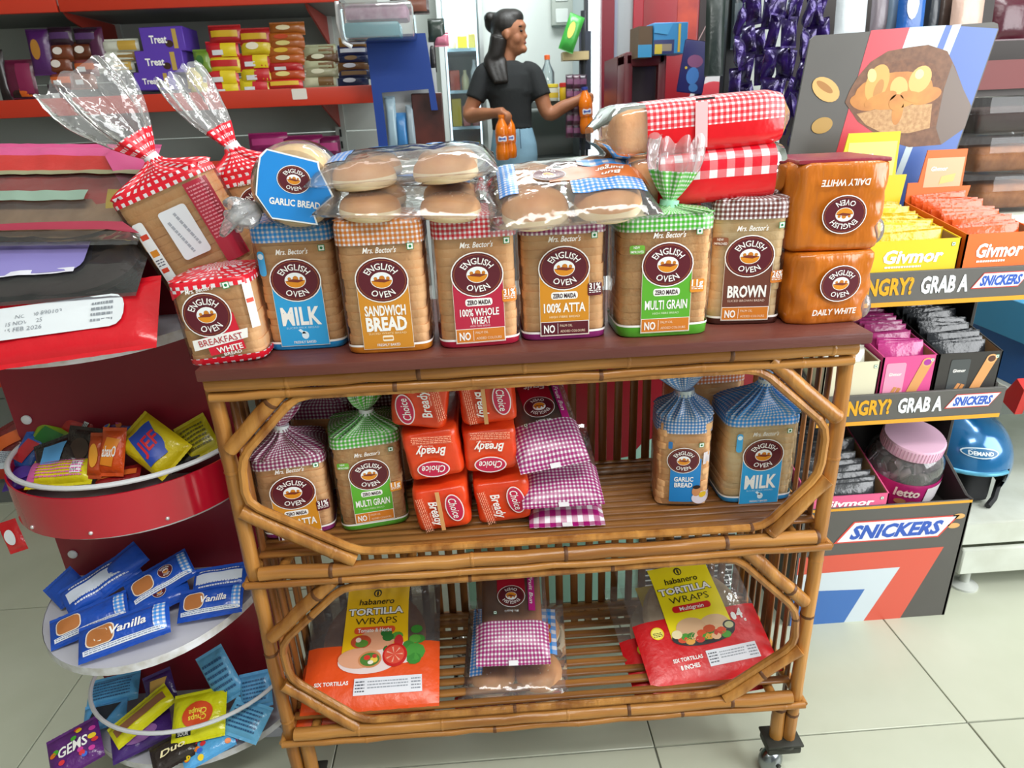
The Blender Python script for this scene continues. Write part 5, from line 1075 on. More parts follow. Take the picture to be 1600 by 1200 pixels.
def bgpack(label, px, py, wpx, hpx, col, style='', c2='#fff', y=1.36, tpx=14, ang=0, tilt=84, cat='packet', name='snack_packet', grp=None, txt='', tc=WHT):
    p = U(px, py, y=y); k = mpp(p); w, l, t = wpx*k, hpx*k, tpx*k; _, R = plane_at(px, py, tilt, ang, 0, y=y)
    T = thing(name, label, cat, p, group=grp, mat=R); fn = pillow(T, w, l, t, mat=foil(col, .3), fins=.004, wr=.002, nx=8, ny=8, seed=px % 31); P = Print()
    if 'b' in style: P.rect(-w*.42, w*.42, -l*.2, l*.2, c2, 0, 'band_print')
    if 'h' in style: P.rect(-w*.02, w*.45, -l*.42, l*.42, c2, 0, 'half_print')
    if 'e' in style: P.ell(-w*.1, l*.05, w*.22, l*.24, c2, .5, 'logo_patch', 12, 1)
    if 'c' in style: P.rect(-w*.3, w*.05, -l*.32, -l*.02, '#d8dadc', 1, 'price_sticker')
    if txt: P.text(txt, 0, 0, l*.28, tc, w*.6, .03, .1)
    if P.L: P.apply(fn, T, base=.0015)
    return T
ORD = ['bottom', 'second', 'third', 'fourth', 'fifth', 'sixth', 'seventh', 'topmost']
def column(what, px, ys, w, h, cols, style, c2, grp, dx=2):
    for i, y_ in enumerate(ys):
        lab = '%s, %s in its pile' % (what, ORD[min(i, 7)] if i < len(ys)-1 else 'topmost')
        bgpack(lab, px+(i % 2)*dx, y_, w, h, cols[i % len(cols)], style[i % len(style)], c2[i % len(c2)], grp=grp)
column('red and yellow sweet bag beside the green packet', 352, [140, 121, 100, 79, 54], 50, 23, ['#c81e28', '#c0202a', '#d2b81c', '#c0202a', '#a81e22'], ['hc', 'hc', 'b', 'hc', 'b'], ['#d8c01c', '#d8c01c', '#b82020', '#d8c01c', '#c8a01c'], 'red and yellow sweet bags', -4)
column('yellow and red sweet bag beside the orange biscuit pile', 398, [136, 118, 97, 74, 58], 48, 22, ['#d2be1c', '#ccb81c', '#b81e26', '#d0b81c', '#a82022'], ['hc', 'hc', 'hc', 'e', 'b'], ['#c0202a', '#b81e26', '#d8c01c', '#e8e0c8', '#c8a01c'], 'yellow and red sweet bags', 3)
column('orange and red biscuit roll', 446, [131, 117, 105, 92, 80, 69, 59, 45], 54, 15, ['#c81e20', '#b8481c', '#b01c20', '#b85c20', '#b86422', '#a8581e', '#b06020', '#a05a1e'], ['b', 'e', 'c', 'e', 'e', 'e', 'e', 'e'], ['#e0b83a', '#d8c87a', '#c84a24', '#dcd0a8'], 'orange biscuit rolls', 3)
column('cream and brown biscuit roll', 500, [128, 113, 101, 90, 80], 50, 15, ['#c8c8a8', '#a8a888', '#bcbf9c', '#6a4a2c', '#a8ac8c'], ['h', 'e'], ['#7a5a34', '#d8d8bc'], 'cream biscuit rolls', 3)
column('navy biscuit roll at the right end', 552, [127, 115, 104, 92, 80, 68], 48, 14, ['#1f2a55', '#252f5c', '#7a5430', '#1f2a55', '#28346a', '#9a7038'], ['e', 'b', 'e'], ['#d8dce8', '#8a6a44'], 'navy biscuit rolls', 2)
column('dark purple chocolate bag, left pile', 95, [146, 126, 102, 82, 57], 36, 23, ['#3a2430', '#7a3a2c', '#6a3218', '#6a3218', '#2c1626'], ['c', 'bc', 'e', 'e', 'b'], ['#c8602a', '#c8602a', '#d8d0c8', '#d8d0c8', '#4a2a5a'], 'dark chocolate bags, left', 3)
column('dark purple chocolate bag, right pile', 132, [125, 105, 80, 58], 36, 23, ['#8a4a30', '#7a3a3c', '#5a2a14', '#2a1426'], ['c', 'bc', 'e', 'b'], ['#c8602a', '#b8582a', '#d8d0c8', '#4a2a5a'], 'dark chocolate bags, right', 3)
for lab, *a in [('tall purple chocolate box leaning at the left of the dark bags', 64, 82, 34, 62, '#4a1c5a', 'e', '#a8742c'), ('maroon carton of bars at the far left of the red-lipped shelf', 32, 124, 46, 52, '#5a1432', 'h', '#7a1a44'), ('black and orange carton in front of the maroon one', 36, 142, 34, 22, '#2a1414', 'h', '#c85a1c'), ('dark bag cut off by the left edge of the picture', 4, 118, 16, 70, '#231a1c', '', '#000'), ('dark plum bag behind the two dark piles', 152, 72, 24, 50, '#4a1a3c', '', '#000'),
    ('upper white and gold wafer box', 188, 72, 58, 16, '#c8cabc', 'h', '#b8943c'), ('middle white and gold wafer box', 188, 89, 58, 15, '#c4c6b8', 'h', '#8a6a34'), ('lower white and gold wafer box', 182, 104, 56, 14, '#b8bcb0', 'h', '#b8943c'),
    ('green jelly packet beside the red and yellow bags', 318, 98, 28, 34, '#6a8a2c', 'e', '#3a6a2c'), ('round yellow packet beside the green one', 304, 122, 24, 26, '#d2bc18', 'e', '#8a7a1c'), ('flat yellow packet under the round yellow one', 312, 138, 28, 12, '#d8c41c', '', '#000')]:
    bgpack(lab, *a, grp='packets on the back shelf')
for lab, px, py, w, h in [('upper purple biscuit box with white name', 258, 62, 66, 34), ('middle purple biscuit box with white name', 254, 97, 72, 32), ('lower purple biscuit box mostly hidden by a clear bag tail', 246, 127, 60, 26)]:
    p = U(px, py, y=1.36); k = mpp(p); T = thing('biscuit_box', lab, 'box', p, (0, 0, 0), 'purple biscuit boxes'); one('carton', bbox(-w*k/2, w*k/2, -.02, .1, -h*k/2, h*k/2, .002, 1), M('#5a3aa8', .4), T, False); P = Print(); P.text('Treat', -w*k*.1, .0, h*k*.32, WHT, w*k*.4, .03); P.rect(w*k*.24, w*k*.34, -h*k*.4, h*k*.4, '#b89a4c', 0, 'gold_strip').ell(w*k*.14, -h*k*.2, .012, .010, '#3c2418', .5, 'biscuit_print', 12, 1); P.apply(lambda x, z, o: (x, -.02-o, z), T)
for i, (px, py, w, h, c) in enumerate([(420, 222, 60, 24, '#8a1a5a'), (470, 226, 70, 24, '#7a1650'), (515, 230, 34, 30, '#6a1446')]): bgpack(['magenta snack bag', 'long magenta snack bag', 'dark magenta snack bag'][i]+' on the shelf below the biscuit rolls', px, py, w, h, c, 'b', '#b03a7a', y=1.40, grp='magenta snack bags')
bgpack('dark red snack bag just above the pink flatbread bag', 125, 240, 60, 26, '#5a1c1c', 'b', '#8a6a3a', y=1.42, grp='magenta snack bags')
# blue board with pouches
BLU = M('#173a86', .4, key='blue card'); p0 = U(585, 55, y=1.24); p1 = U(660, 55, y=1.24); pb = U(600, 232, y=1.24)
T = thing('blue_display_board', 'blue card display with a cut-out holding pouches, at the end of the shelving', 'display', (.21, 1.24, 0)); x0, x1 = -.085, .09
z1 = p0.z; mb = MB()
one('card', prism([(x0, z1), (x1, z1), (x1+.02, z1-.21), (x1-.0, z1-.21), (x1-.004, z1-.15), (x0+.03, z1-.155), (x0+.05, .0), (x0+.02, 0)], -.004, .004, 'y'), BLU, T, False); one('back_card', box(x0+.02, x1+.02, .05, .056, 0, z1-.02), M('#b4b8b8', .6), T, False)
one('stay', box(x0+.02, x0+.04, .0, .055, 0, .03), BLU, T, False)
one('pouch_print', bbox(.03, .125, .02, .03, z1-.34, z1-.16, .003, 1), M('#2a1618', .35, var=(9, '#5a2a24')), T, False)
for i, (px, py, w, h, c) in enumerate([(612, 190, 16, 70, '#8fa8b4'), (628, 205, 18, 50, '#3a78b0'), (642, 198, 12, 60, '#8a9aa4')]): bgpack(['silver', 'blue', 'grey'][i]+' pouch in the cut-out of the blue card display', px, py, w, h, c, y=1.262, grp='pouches in the blue display', name='pouch', cat='pouch')
p = U(592, 36, y=1.16); T = thing('plastic_tub', 'clear plastic tub with pink and teal sweets on the blue display', 'tub', p); one('tub_wall', bbox(-.10, .10, -.07, .07, -.045, .045, .012), film(haze=.18, rough=.06, bump=(10, .4), k=1.4), T); one('teal_box', bbox(-.09, .06, -.055, .05, -.040, -.002, .008), M('#3aa4b4', .25), T); one('pink_sweets', bbox(-.085, .085, -.05, .05, .002, .04, .01), M('#a87494', .4, var=(60, '#c8a4bc')), T)
one('rim', tube([(-.102, -.05, .05), (-.104, -.05, 0), (-.095, -.05, -.05), (-.075, -.05, -.062)], .006, 8), M('#e4e6e8', .3), T)
for lab, px, py, w, h, c in [('pink and black key charm hanging by the fridge', 682, 48, 26, 30, '#2c3a34'), ('pink tassel charm hanging under the dark one', 690, 62, 22, 16, '#c8748c'), ('black cable end hanging beside the blue display', 676, 86, 10, 46, '#1c1c1e')]: bgpack(lab, px, py, w, h, c, y=1.3, name='hanging_charm', cat='charm', grp='charms by the fridge')
bgpack('dark packet on top behind the plastic tub', 640, 8, 60, 24, '#3a2c2c', 'h', '#7a4a3a', y=1.4, grp='packets on the back shelf')

# ------------------------------------------------------------------ fridge, counter and wall things at the back
LED = M('#f2f8ff', .4, emit=2.2, key='led strip'); WHF = M('#cfd6d6', .4); GLASS = film('#eef6f8', haze=.03, rough=.03, bump=(4, .03), k=.9)
xa, xb = U(688, 100, y=2.85).x, U(757, 100, y=2.85).x
T = thing('glass_fridge', 'white glass-door fridge full of dairy behind the woman', 'fridge', ((xa+xb)/2, 3.05, 0)); w = xb-xa; zt = 2.0
for n, b in (('side', box(-w/2, -w/2+.03, -.2, .24, 0, zt)), ('side', box(w/2-.03, w/2, -.2, .24, 0, zt)), ('back', box(-w/2, w/2, .22, .24, 0, zt)), ('top', box(-w/2, w/2, -.2, .24, zt, zt+.05)), ('plinth', box(-w/2, w/2, -.2, .24, 0, .2))): one(n, b, WHF, T, False)
SZ = [1.62, 1.42, 1.24, 1.02, .75]
for z in SZ: one('fridge_shelf', box(-w/2+.03, w/2-.03, -.14, .22, z-.015, z), M('#b8d0dc', .3), T, False)
one('glass_door', box(-w/2+.02, w/2-.02, -.204, -.198, .2, zt), GLASS, T, False); one('door_frame', box(-w/2, -w/2+.025, -.22, -.195, .2, zt), WHF, T, False)
for s in (-1, 1): one('light_strip', box(s*(w/2-.034)-.004, s*(w/2-.034)+.004, -.17, -.16, .4, zt-.1), LED, T, False)
fl_ = area('fridge_lamp', ((xa+xb)/2, 2.98, 1.95), ((xa+xb)/2, 3.05, 0), .12, .1, 5, (.85, .95, 1)); fl_.parent = None
FC = ['#d8c89a', '#e0c020', '#dfe6ea', '#c8d4dc', '#a8c8dc', '#e8eef0', '#d87a7a', '#c8503a', '#5a8ac0', '#e4e8e8', '#b0c4d0']; R2 = random.Random(9)
for zi, z in enumerate(SZ[:4]):
    x = -w/2+.04; cnt = 0
    while x < w/2-.05:
        cnt += 1; ww = R2.uniform(.035, .06); h = R2.uniform(.09, .155) if zi else R2.uniform(.05, .09); c = R2.choice(FC if zi != 0 else ['#d8c89a', '#e0b820', '#c8a84a']); cx = T.location.x+x+ww/2
        kind = R2.random() < .55
        if kind: o = one('dairy_bottle', lathe([(ww*.42, 0), (ww*.45, h*.1), (ww*.45, h*.6), (ww*.2, h*.82), (ww*.2, h), (ww*.05, h)], 14), M(c, .35))
        else: o = one('dairy_carton', bbox(-ww/2, ww/2, -.03, .03, 0, h, .004, 1), M(c, .4), smooth=False)
        o.location = (cx, 3.0, z); tag(o, '%s %s, %s from the left on the %s fridge shelf' % ({'#d8c89a': 'buff', '#e0c020': 'yellow', '#e0b820': 'yellow', '#c8a84a': 'mustard', '#dfe6ea': 'white', '#c8d4dc': 'pale grey', '#a8c8dc': 'pale blue', '#e8eef0': 'white', '#d87a7a': 'pink', '#c8503a': 'red', '#5a8ac0': 'blue', '#e4e8e8': 'white', '#b0c4d0': 'grey-blue'}[c], 'bottle' if kind else 'carton', NTH[cnt-1], NTH[zi]), 'dairy', 'goods in the glass fridge'); x += ww+.006
T = thing('breaker_box', 'grey electric breaker box high on the white wall', 'breaker box', (U(896, 10, y=3.27).x, 3.27, U(896, 14, y=3.27).z)); one('case', bbox(-.125, .125, -.03, .03, -.08, .14, .006), M('#b4bcb4', .5), T)
for x, z in ((-.07, .07), (-.07, -.035)): one('window', bbox(x-.035, x+.035, -.036, -.029, z-.035, z+.035, .003, 1), M('#dfe6e2', .4), T); 
for i, (x, z, c) in enumerate(((.01, .005, '#c83a2c'), (.05, .01, '#c83a2c'), (.09, .015, '#222'), (.02, -.04, '#6ac08a'), (.06, -.04, '#d88a8a'))): one('button', xf(lathe([(.011, 0), (.011, .008), (.008, .01)], 14), Matrix.Translation((x, -.03, z)) @ Matrix.Rotation(radians(90), 4, 'X')), M(c, .4), T)
# counter with bottles
p = U(870, 158, y=2.95); T = thing('wall_counter', 'grey wall counter behind the woman carrying jars', 'counter', (p.x+.05, 3.05, 0)); one('top', box(-.25, .35, -.18, .22, p.z-.03, p.z), M('#6a7270', .4), T, False); one('lower_shelf', box(-.25, .35, -.16, .22, p.z-.32, p.z-.29), M('#7a8280', .5), T, False)
for x in (-.24, .32): one('leg', box(x, x+.03, -.16, .2, 0, p.z-.03), M('#5a605e', .5), T, False)
CZ = p.z
def bottle(name, label, px, zb, y, prof, cols, cat='bottle', grp=None, k=1):
    pp = U(px, 150, y=y); T = thing(name, label, cat, (pp.x, y, zb), (0, 0, 0), grp)
    for nm, pr, m in prof: one(nm, lathe([(a*k, b*k) for a, b in pr], 18), m, T)
    return T
CLR = film('#e8f2f4', haze=.12, rough=.05, bump=(6, .1), k=1.3)
bottle('water_bottle', 'clear bottle with orange cap and blue label on the counter', 856, CZ, 2.95, [('body', [(.03, 0), (.034, .02), (.034, .13), (.014, .17), (.012, .185)], CLR), ('cap', [(.014, .186), (.014, .205), (.01, .207)], M('#e0642c', .4)), ('label', [(.0346, .04), (.0346, .075)], M('#5ab4d8', .4))], None, k=1.1)
bottle('spice_jar', 'white jar with yellow lid on the counter', 862, CZ, 2.86, [('body', [(.034, 0), (.036, .01), (.036, .06), (.03, .065)], M('#d8d8c8', .4)), ('lid', [(.037, .066), (.037, .08), (.034, .082)], M('#e0c83a', .4)), ('label', [(.0365, .015), (.0365, .04)], M('#d8b83a', .4))], None, 'jar')
bottle('spice_jar', 'yellow jar with red lid on the counter', 881, CZ, 2.86, [('body', [(.022, 0), (.024, .01), (.024, .06), (.02, .065)], M('#d8b01c', .4)), ('lid', [(.024, .066), (.024, .084), (.022, .086)], M('#c8302c', .4))], None, 'jar')
# hanging snack rack by the cooler
p = U(905, 120, y=2.75); T = thing('snack_rack', 'black wire rack of dark chocolate strips beside the lit cooler', 'rack', (p.x, 2.75, 0)); one('pole', tube([(.02, 0, 0), (.02, 0, 1.75)], .012, 8), M('#22262c', .5), T); one('base', box(-.06, .08, -.1, .1, 0, .02), M('#22262c', .5), T, False)
one('tray', box(-.09, .04, -.06, .02, U(895, 95, y=2.75).z, U(895, 82, y=2.75).z), M('#b8a478', .6), T, False); one('back_frame', box(.0, .06, -.005, .005, 1.1, 1.66), M('#252c3c', .5), T, False)
for i, px in enumerate((890, 901, 911)):
    for j in range(5): 
        bgpack('dark chocolate sachet, %s from the top of the %s strip on the wire rack' % (['first', 'second', 'third', 'fourth', 'fifth'][j], ['left', 'middle', 'right'][i]), px, 128+j*19, 12, 19, ['#3a2030', '#4a2438', '#2c1a2c'][(i+j) % 3], 'b', '#6a3a5a', y=2.68, tpx=5, name='chocolate_sachet', grp='chocolate strips on the wire rack')
bgpack('green and yellow chips bag hanging over the wire rack', 893, 52, 24, 52, '#3a9a3c', 'e', '#d8c85a', y=2.66, ang=-22, name='chips_bag', cat='chips'); 
# lit cooler with its door standing open
DKR = M('#6a1020', .35, key='dark red frame'); CY = 2.80; cx = lambda px: U(px, 90, y=CY).x-U(947, 90, y=CY).x
T = thing('open_cooler', 'upright cooler with white light strips and dark red frame beside the woman', 'cooler', (U(947, 90, y=CY).x, CY, 0))
one('lit_side', box(cx(918), cx(938), .0, .02, .2, 2.2), M('#dfe8e8', .5), T, False)
for q in (921.5, 928, 934): one('light_strip', box(cx(q-1.6), cx(q+1.6), -.006, .0, .3, 2.1), LED, T, False)
one('edge_strip', box(cx(913), cx(918), -.02, .02, .2, 2.2), M('#23262c', .5), T, False)
one('door_frame', bbox(cx(938), cx(957), -.04, .02, .1, 2.2, .004, 1), DKR, T, False); one('door_glass', box(cx(957), cx(986), -.015, -.005, .1, 2.2), film('#cfe4ea', haze=.35, rough=.05, bump=(3, .05), k=1.2), T, False); one('door_seal', box(cx(957), cx(962), -.025, .005, .1, 2.2), M('#7a7e90', .4), T, False); one('handle_frame', bbox(cx(986), cx(1001), -.04, .02, .1, 2.2, .004, 1), M('#8e1424', .35), T, False)
one('cabinet', box(cx(914), cx(985), .05, .45, 0, 2.2), M('#c8d4d8', .5), T, False)
# red coolers
RC = M('#8a0c1c', .3, key='red cooler'); x0 = U(1002, 100, y=2.87).x; x1 = U(1140, 100, y=2.87).x
T = thing('red_cooler', 'tall red drinks cooler at the back with a blue carton in front', 'cooler', ((x0+x1)/2, 3.05, 0)); w = x1-x0
one('cabinet', bbox(-w/2, w/2, -.18, .23, 0, 2.3, .01), RC, T); one('dark_side', box(w*.12, w*.2, -.186, -.18, 1.2, 2.3), M('#241416', .5), T, False); one('orange_print', box(-w*.12, w*.1, -.184, -.18, 1.55, 2.2), M('#b83a1c', .4, var=(8, '#8e1a18')), T, False); one('emblem', xf(lathe([(.11, 0), (.11, .004), (.1, .006)], 28), Matrix.Translation((w*.33, -.18, 1.30)) @ Matrix.Rotation(radians(90), 4, 'X')), M('#b82434', .4), T)
one('emblem_white', xf(lathe([(.13, 0), (.13, .002)], 28), Matrix.Translation((w*.33, -.18, 1.31)) @ Matrix.Rotation(radians(90), 4, 'X')), M('#d0ccd0', .4), T)
p = U(1007, 130, y=2.0); k = mpp(p); T = thing('mini_cooler', 'small dark red countertop cooler with a glass door', 'cooler', (U(1008, 130, y=2.0).x, 2.1, 0)); ztop = U(1008, 82, y=2.0).z; ww = 66*k
for s in (-1, 1): one('frame_post', bbox(s*ww/2-(.035 if s > 0 else 0), s*ww/2+(.035 if s < 0 else 0), -.1, .05, 0, ztop, .008), DKR, T)
one('frame_top', bbox(-ww/2, ww/2, -.1, .05, ztop-.05, ztop+.005, .012), DKR, T); one('glass', box(-ww/2+.035, ww/2-.035, -.07, -.06, 0, ztop-.05), M('#3a3236', .12, spec=.8), T, False); one('shelf_goods', box(-ww/2+.04, ww/2-.04, -.065, -.06, ztop-.26, ztop-.18), M('#a87a6a', .5), T, False); one('cabinet', box(-ww/2, ww/2, .05, .35, 0, ztop), DKR, T, False)
p = U(1035, 62, y=1.98); T = thing('blue_carton', 'torn blue and yellow snack carton on the small red cooler', 'carton', p, (0, 0, radians(6))); k = mpp(p)
one('carton', bbox(-.055, .085, -.05, .08, -.055, .055, .002, 1), M('#2a8ac8', .45), T, False); one('flap', prism([(-.055, .05), (.02, .05), (.0, .012), (-.055, .02)], -.056, -.052, 'y'), M('#3a9ad4', .45), T, False)
P = Print(); P.rect(-.055, .03, -.055, -.005, '#1c2a6a', 0, 'print').quad([(-.05, -.055), (-.02, -.055), (-.02, -.02), (-.05, -.02)], '#d8c03a', 1, 'print', 2).rect(-.02, .02, -.045, -.02, '#9a8a74', 1, 'print').rect(.045, .055, -.05, .05, '#d8b83a', 1, 'print'); P.apply(lambda x, z, o: (x, -.051-o, z), T)
one('brown_side', box(-.115, -.058, -.045, .06, -.065, .045), M('#6a5440', .7), T, False); one('blue_lining', box(-.116, -.060, -.0465, -.045, -.065, -.02), M('#3a9ad0', .4), T, False)
T = thing('hanging_card', 'dark blue printed card hanging on a string in front of the red cooler', 'card', U(1084, 105, y=1.75), (0, radians(8), 0)); one('card', bbox(-.05, .05, -.003, .003, -.09, .09, .006), M('#1f2068', .4), T); P = Print(); P.ell(.0, .02, .03, .022, '#8a4a7a', 0, 'print', 14, 1).ell(.0, -.03, .024, .03, '#3a7ac8', .4, 'print', 14, 1).ell(.01, -.07, .018, .015, '#3a78c0', .6, 'print', 12, 1).ell(-.03, -.005, .005, .005, '#d8b83a', .8, 'print', 8, 1); P.apply(lambda x, z, o: (x, -.0035-o, z), T); one('string', tube([(.0, 0, .09), (.06, 0, .26)], .0015, 5), M('#c8a4a4', .5), T)
# black post and the hanging strips
p = U(1139, 100, y=1.5); T = thing('black_post', 'black upright post between the red cooler and the purple strips', 'post', (p.x, 1.5, 0)); one('column', bbox(-.022, .022, -.022, .022, 0, 2.4, .003, 1), M('#141517', .4), T); one('foot', bbox(-.08, .08, -.08, .08, 0, .015, .003, 1), M('#141517', .4), T)
bgpack('dark green glossy bag hanging left of the black post', 1117, 52, 30, 120, '#26322f', '', y=1.45, tpx=12, name='hanging_bag', cat='bag'); bgpack('dark blue-grey bag hanging right of the black post', 1158, 26, 30, 90, '#26343c', 'b', '#3a4a54', y=1.45, tpx=10, name='hanging_bag', cat='bag')
PUR = foil('#3a1a7c', .2, (70, .9)); R2 = random.Random(4); PM = M('#351a6e', .2, .35, (45, .8), var=(26, '#1a1030'), spec=.7, key='purple foil')
tmp = thing('s', 's', 's'); pillow(tmp, .042, .075, .02, mat=PM, fins=.006, nx=8, ny=10, wr=.009, seed=4); ch = tmp.children[0]; pme = ch.data; bpy.data.objects.remove(ch); bpy.data.objects.remove(tmp)
for i in range(9):
    px = 1168+i*16+R2.uniform(-5, 5); yy = 1.03+.11*(i % 3)+R2.uniform(0, .03); top = U(px, -40+R2.uniform(-25, 25), y=yy); T = thing('foil_strip', 'shiny purple foil sachet strip, %s from the black post' % ['first', 'second', 'third', 'fourth', 'fifth', 'sixth', 'seventh', 'eighth', 'ninth'][i], 'sachets', top, group='purple foil strips')
    for j in range(R2.choice([4, 6, 6, 7])): q_ = link('sachet', pme, T, (R2.uniform(-.008, .008), R2.uniform(-.02, .02), -.04-.078*j), (radians(90+R2.uniform(-16, 16)), R2.uniform(-.25, .25), R2.uniform(-1.2, 1.2))); q_.scale = (R2.uniform(.7, 1.15), 1, R2.uniform(.8, 1.6))
for lab, px, py, w, h, c, y in [('white rolled bag hanging behind the printed header', 1330, 18, 50, 90, '#d4dce0', 1.25), ('grey and plum bag hanging behind the header', 1374, 16, 26, 80, '#8a8088', 1.25), ('clear blue-edged bag behind the header', 1394, 16, 18, 80, '#9ab4cc', 1.25), ('bright blue bag with white icons behind the header', 1424, 14, 44, 90, '#1a5aa8', 1.2), ('dark bag beside the bright blue one', 1456, 14, 22, 80, '#2a3038', 1.25), ('brown bag behind the header', 1475, 14, 22, 80, '#5a4a44', 1.25), ('pale pink bag of nuts behind the header', 1512, 14, 52, 80, '#c8a898', 1.2), ('maroon bag at the top right edge of the picture', 1580, 28, 60, 60, '#4a1224', 1.2)]:
    bgpack(lab, px, py, w, h, c, 'e' if 'icons' in lab else '', '#dfe8f0', y=y, tpx=20, name='hanging_bag', cat='bag', grp='bags hanging behind the header')
ot = thing('rear_rail_unit', 'dark shelving unit with red fascia behind the printed header', 'shelving', (1.95, 1.46, 0)); one('back', box(-.45, .6, .0, .02, 0, 1.75), M('#3c3634', .6), ot, False); one('red_fascia', box(-.45, .6, -.32, -.3, 1.30, 1.38), M('#6a1c1a', .5), ot, False); one('shelf', box(-.45, .6, -.3, 0, 1.28, 1.30), M('#4a4442', .6), ot, False); one('plinth', box(-.45, .6, -.3, 0, 0, .1), M('#4a4442', .6), ot, False)
# clear clamshells of brown cake
CAKE = M('#8a5632', .7, var=(30, '#a86e42'), bump=(60, .6), key='brown cake')
for i, (px, py) in enumerate(((1566, 308), (1562, 248), (1560, 200))):
    p = U(px, py, y=.86); T = thing('cake_box', '%s clear plastic box of brown cake behind the display' % ['bottom', 'middle', 'top'][i], 'cake box', (p.x+.03, .92, .0), group='cake boxes'); T.location.z = .985+.10*i
    one('cake', bbox(-.10, .10, -.07, .07, .006, .07, .015, 3), CAKE if i < 2 else M('#3a2a26', .7), T); fmx = film(haze=.02, rough=.05, bump=(10, .3), k=.55)
    one('clear_base', loft([[(x*k, y*k, z) for x, y in [sup(.235, .175, 2*pi*a/40, 6) for a in range(40)]] for k, z in ((.9, 0), (.93, .004), (1, .05), (1.03, .052))], True, False), fmx, T); one('clear_lid', loft([[(x*k, y*k, z) for x, y in [sup(.235, .175, 2*pi*a/40, 6) for a in range(40)]] for k, z in ((1.03, .054), (1, .056), (.94, .094), (.9, .097))], False, True), fmx, T)
# ------------------------------------------------------------------ white shelving at the right edge
WS = M('#cfd4ca', .45, var=(12, '#c2c6ba'), key='white steel'); rg = thing('white_shelving', 'white steel shelving with orange price strip at the right edge', 'shelving', (2.15, .8, 0)); RO = Vector((2.15, .8, 0))
def rpart(n, VF, m, sm=False): return one(n, xf(VF, Matrix.Translation(-RO)), m, rg, sm)
rpart('base_shelf', bbox(1.665, 2.7, .46, 1.1, .165, .235, .004, 1), WS); rpart('base_lip', bbox(1.672, 2.7, .452, .47, .075, .155, .004, 1), WS); rpart('back', box(1.665, 2.7, 1.08, 1.1, 0, 1.0), M('#9aa09a', .5)); rpart('mid_shelf', bbox(1.78, 2.7, .50, 1.08, .545, .575, .003, 1), WS); rpart('price_strip', bbox(1.78, 2.7, .492, .501, .525, .555, .002, 1), M('#e0561c', .4)); rpart('top_shelf', bbox(1.70, 2.7, .80, 1.08, .955, .98, .003, 1), WS)
rpart('bracket', prism([(.49, .60), (.52, .62), (.56, .55), (.50, .53)], 1.755, 1.775, 'x'), M('#b8201c', .4)); rpart('side_frame', box(1.665, 1.69, 1.0, 1.1, 0, 1.0), WS)
f = rpart('levelling_foot', xf(lathe([(.036, 0), (.036, .006), (.02, .012), (.012, .016), (.012, .06), (.02, .062), (.02, .09)], 24), Matrix.Translation((1.735, .50, 0))), M('#c4c8c2', .4), True)
for i, (x0, x1, z0, z1, c) in enumerate(((1.80, 2.06, .575, .70, '#1f5a9c'), (1.77, 2.02, .702, .80, '#3a8ab4'))):
    T = thing('blue_box', ['lower dark blue carton on the white shelf', 'upper torn teal blue carton on the white shelf'][i], 'carton', ((x0+x1)/2, .66, z0), group='blue cartons'); one('carton', bbox(x0-(x0+x1)/2, (x1-x0)/2, -.13, .13, 0, z1-z0, .002, 1), M(c, .45), T, False); one('torn_edge', bbox(-.10, .08, -.134, -.129, z1-z0-.018, z1-z0-.004, .001, 1), M('#b09a70', .8), T, False)
    P = Print(); P.text('W', .02, .055, .03, WHT, .03, .04); P.apply(lambda x, z, o: (x, -.131-o, z), T)
# helmet
p = Vector((1.735, .64, .235)); T = thing('helmet', 'blue open-face motorcycle helmet with an oval name badge on the white base shelf', 'helmet', p, (0, 0, 0)); HB = M('#1668a0', .18, .3, spec=.7, coat=.6, key='blue lacquer')
R0 = .135; rings = []; N = 40
for j in range(15):
    t = j/14; ph = pi/2*(1-t*1.32); rr = R0*cos(ph)**.92 if cos(ph) > 0 else R0; z = .118+R0*1.02*sin(ph)
    rings.append([(rr*cos(2*pi*i/N)*.92, rr*sin(2*pi*i/N)*1.08, z) for i in range(N)])
V, F = loft(rings, True, False); keep = []
for f in F:
    c = sum((Vector(V[i]) for i in f), Vector())/len(f)
    ang_ = abs((atan2(c.y, c.x)-radians(212)+pi) % (2*pi)-pi)
    if ang_ < radians(78) and c.z < .126: continue
    keep.append(f)
one('shell', (V, keep), HB, T)
V2 = [(x*.93, y*.93, z*.985) for x, y, z in V]; one('lining', (V2, [f[::-1] for f in keep]), M('#17181b', .8), T)
one('trim', tube([(R0*1.0*cos(a)*.93, R0*sin(a)*1.09, .126) for a in [radians(134+156*i/16) for i in range(17)]], .006, 8), M('#5aa4c4', .3, .3), T)
one('cheek_pad', bbox(-.03, .05, -.10, -.04, .008, .12, .02, 3), M('#1a1b1e', .85), T); one('cheek_pad', bbox(-.07, .02, .04, .10, .008, .12, .02, 3), M('#1a1b1e', .85), T); one('strap', tube([(.085, -.075, .06), (.06, -.10, .02), (.03, -.12, .01)], .008, 8), M('#1a1b1e', .7), T)
def hel(x, z, o):
    y2 = 1-(x/(R0*.92))**2-((z-.118)/(R0*1.02))**2; return (x, -(sqrt(max(.01, y2))*R0*1.08)-o, z)
P = Print(); P.ell(-.03, .18, .042, .013, '#c8d8e0', 0, 'name_badge', 24, 3).ell(-.03, .18, .039, .0105, '#14608f', .6, 'name_badge', 24, 3).text('DEMAND', -.03, .1795, .0095, '#e0e8ec', .056, .03, .1, 1.4, 'name_badge'); P.apply(hel, T, base=.003)
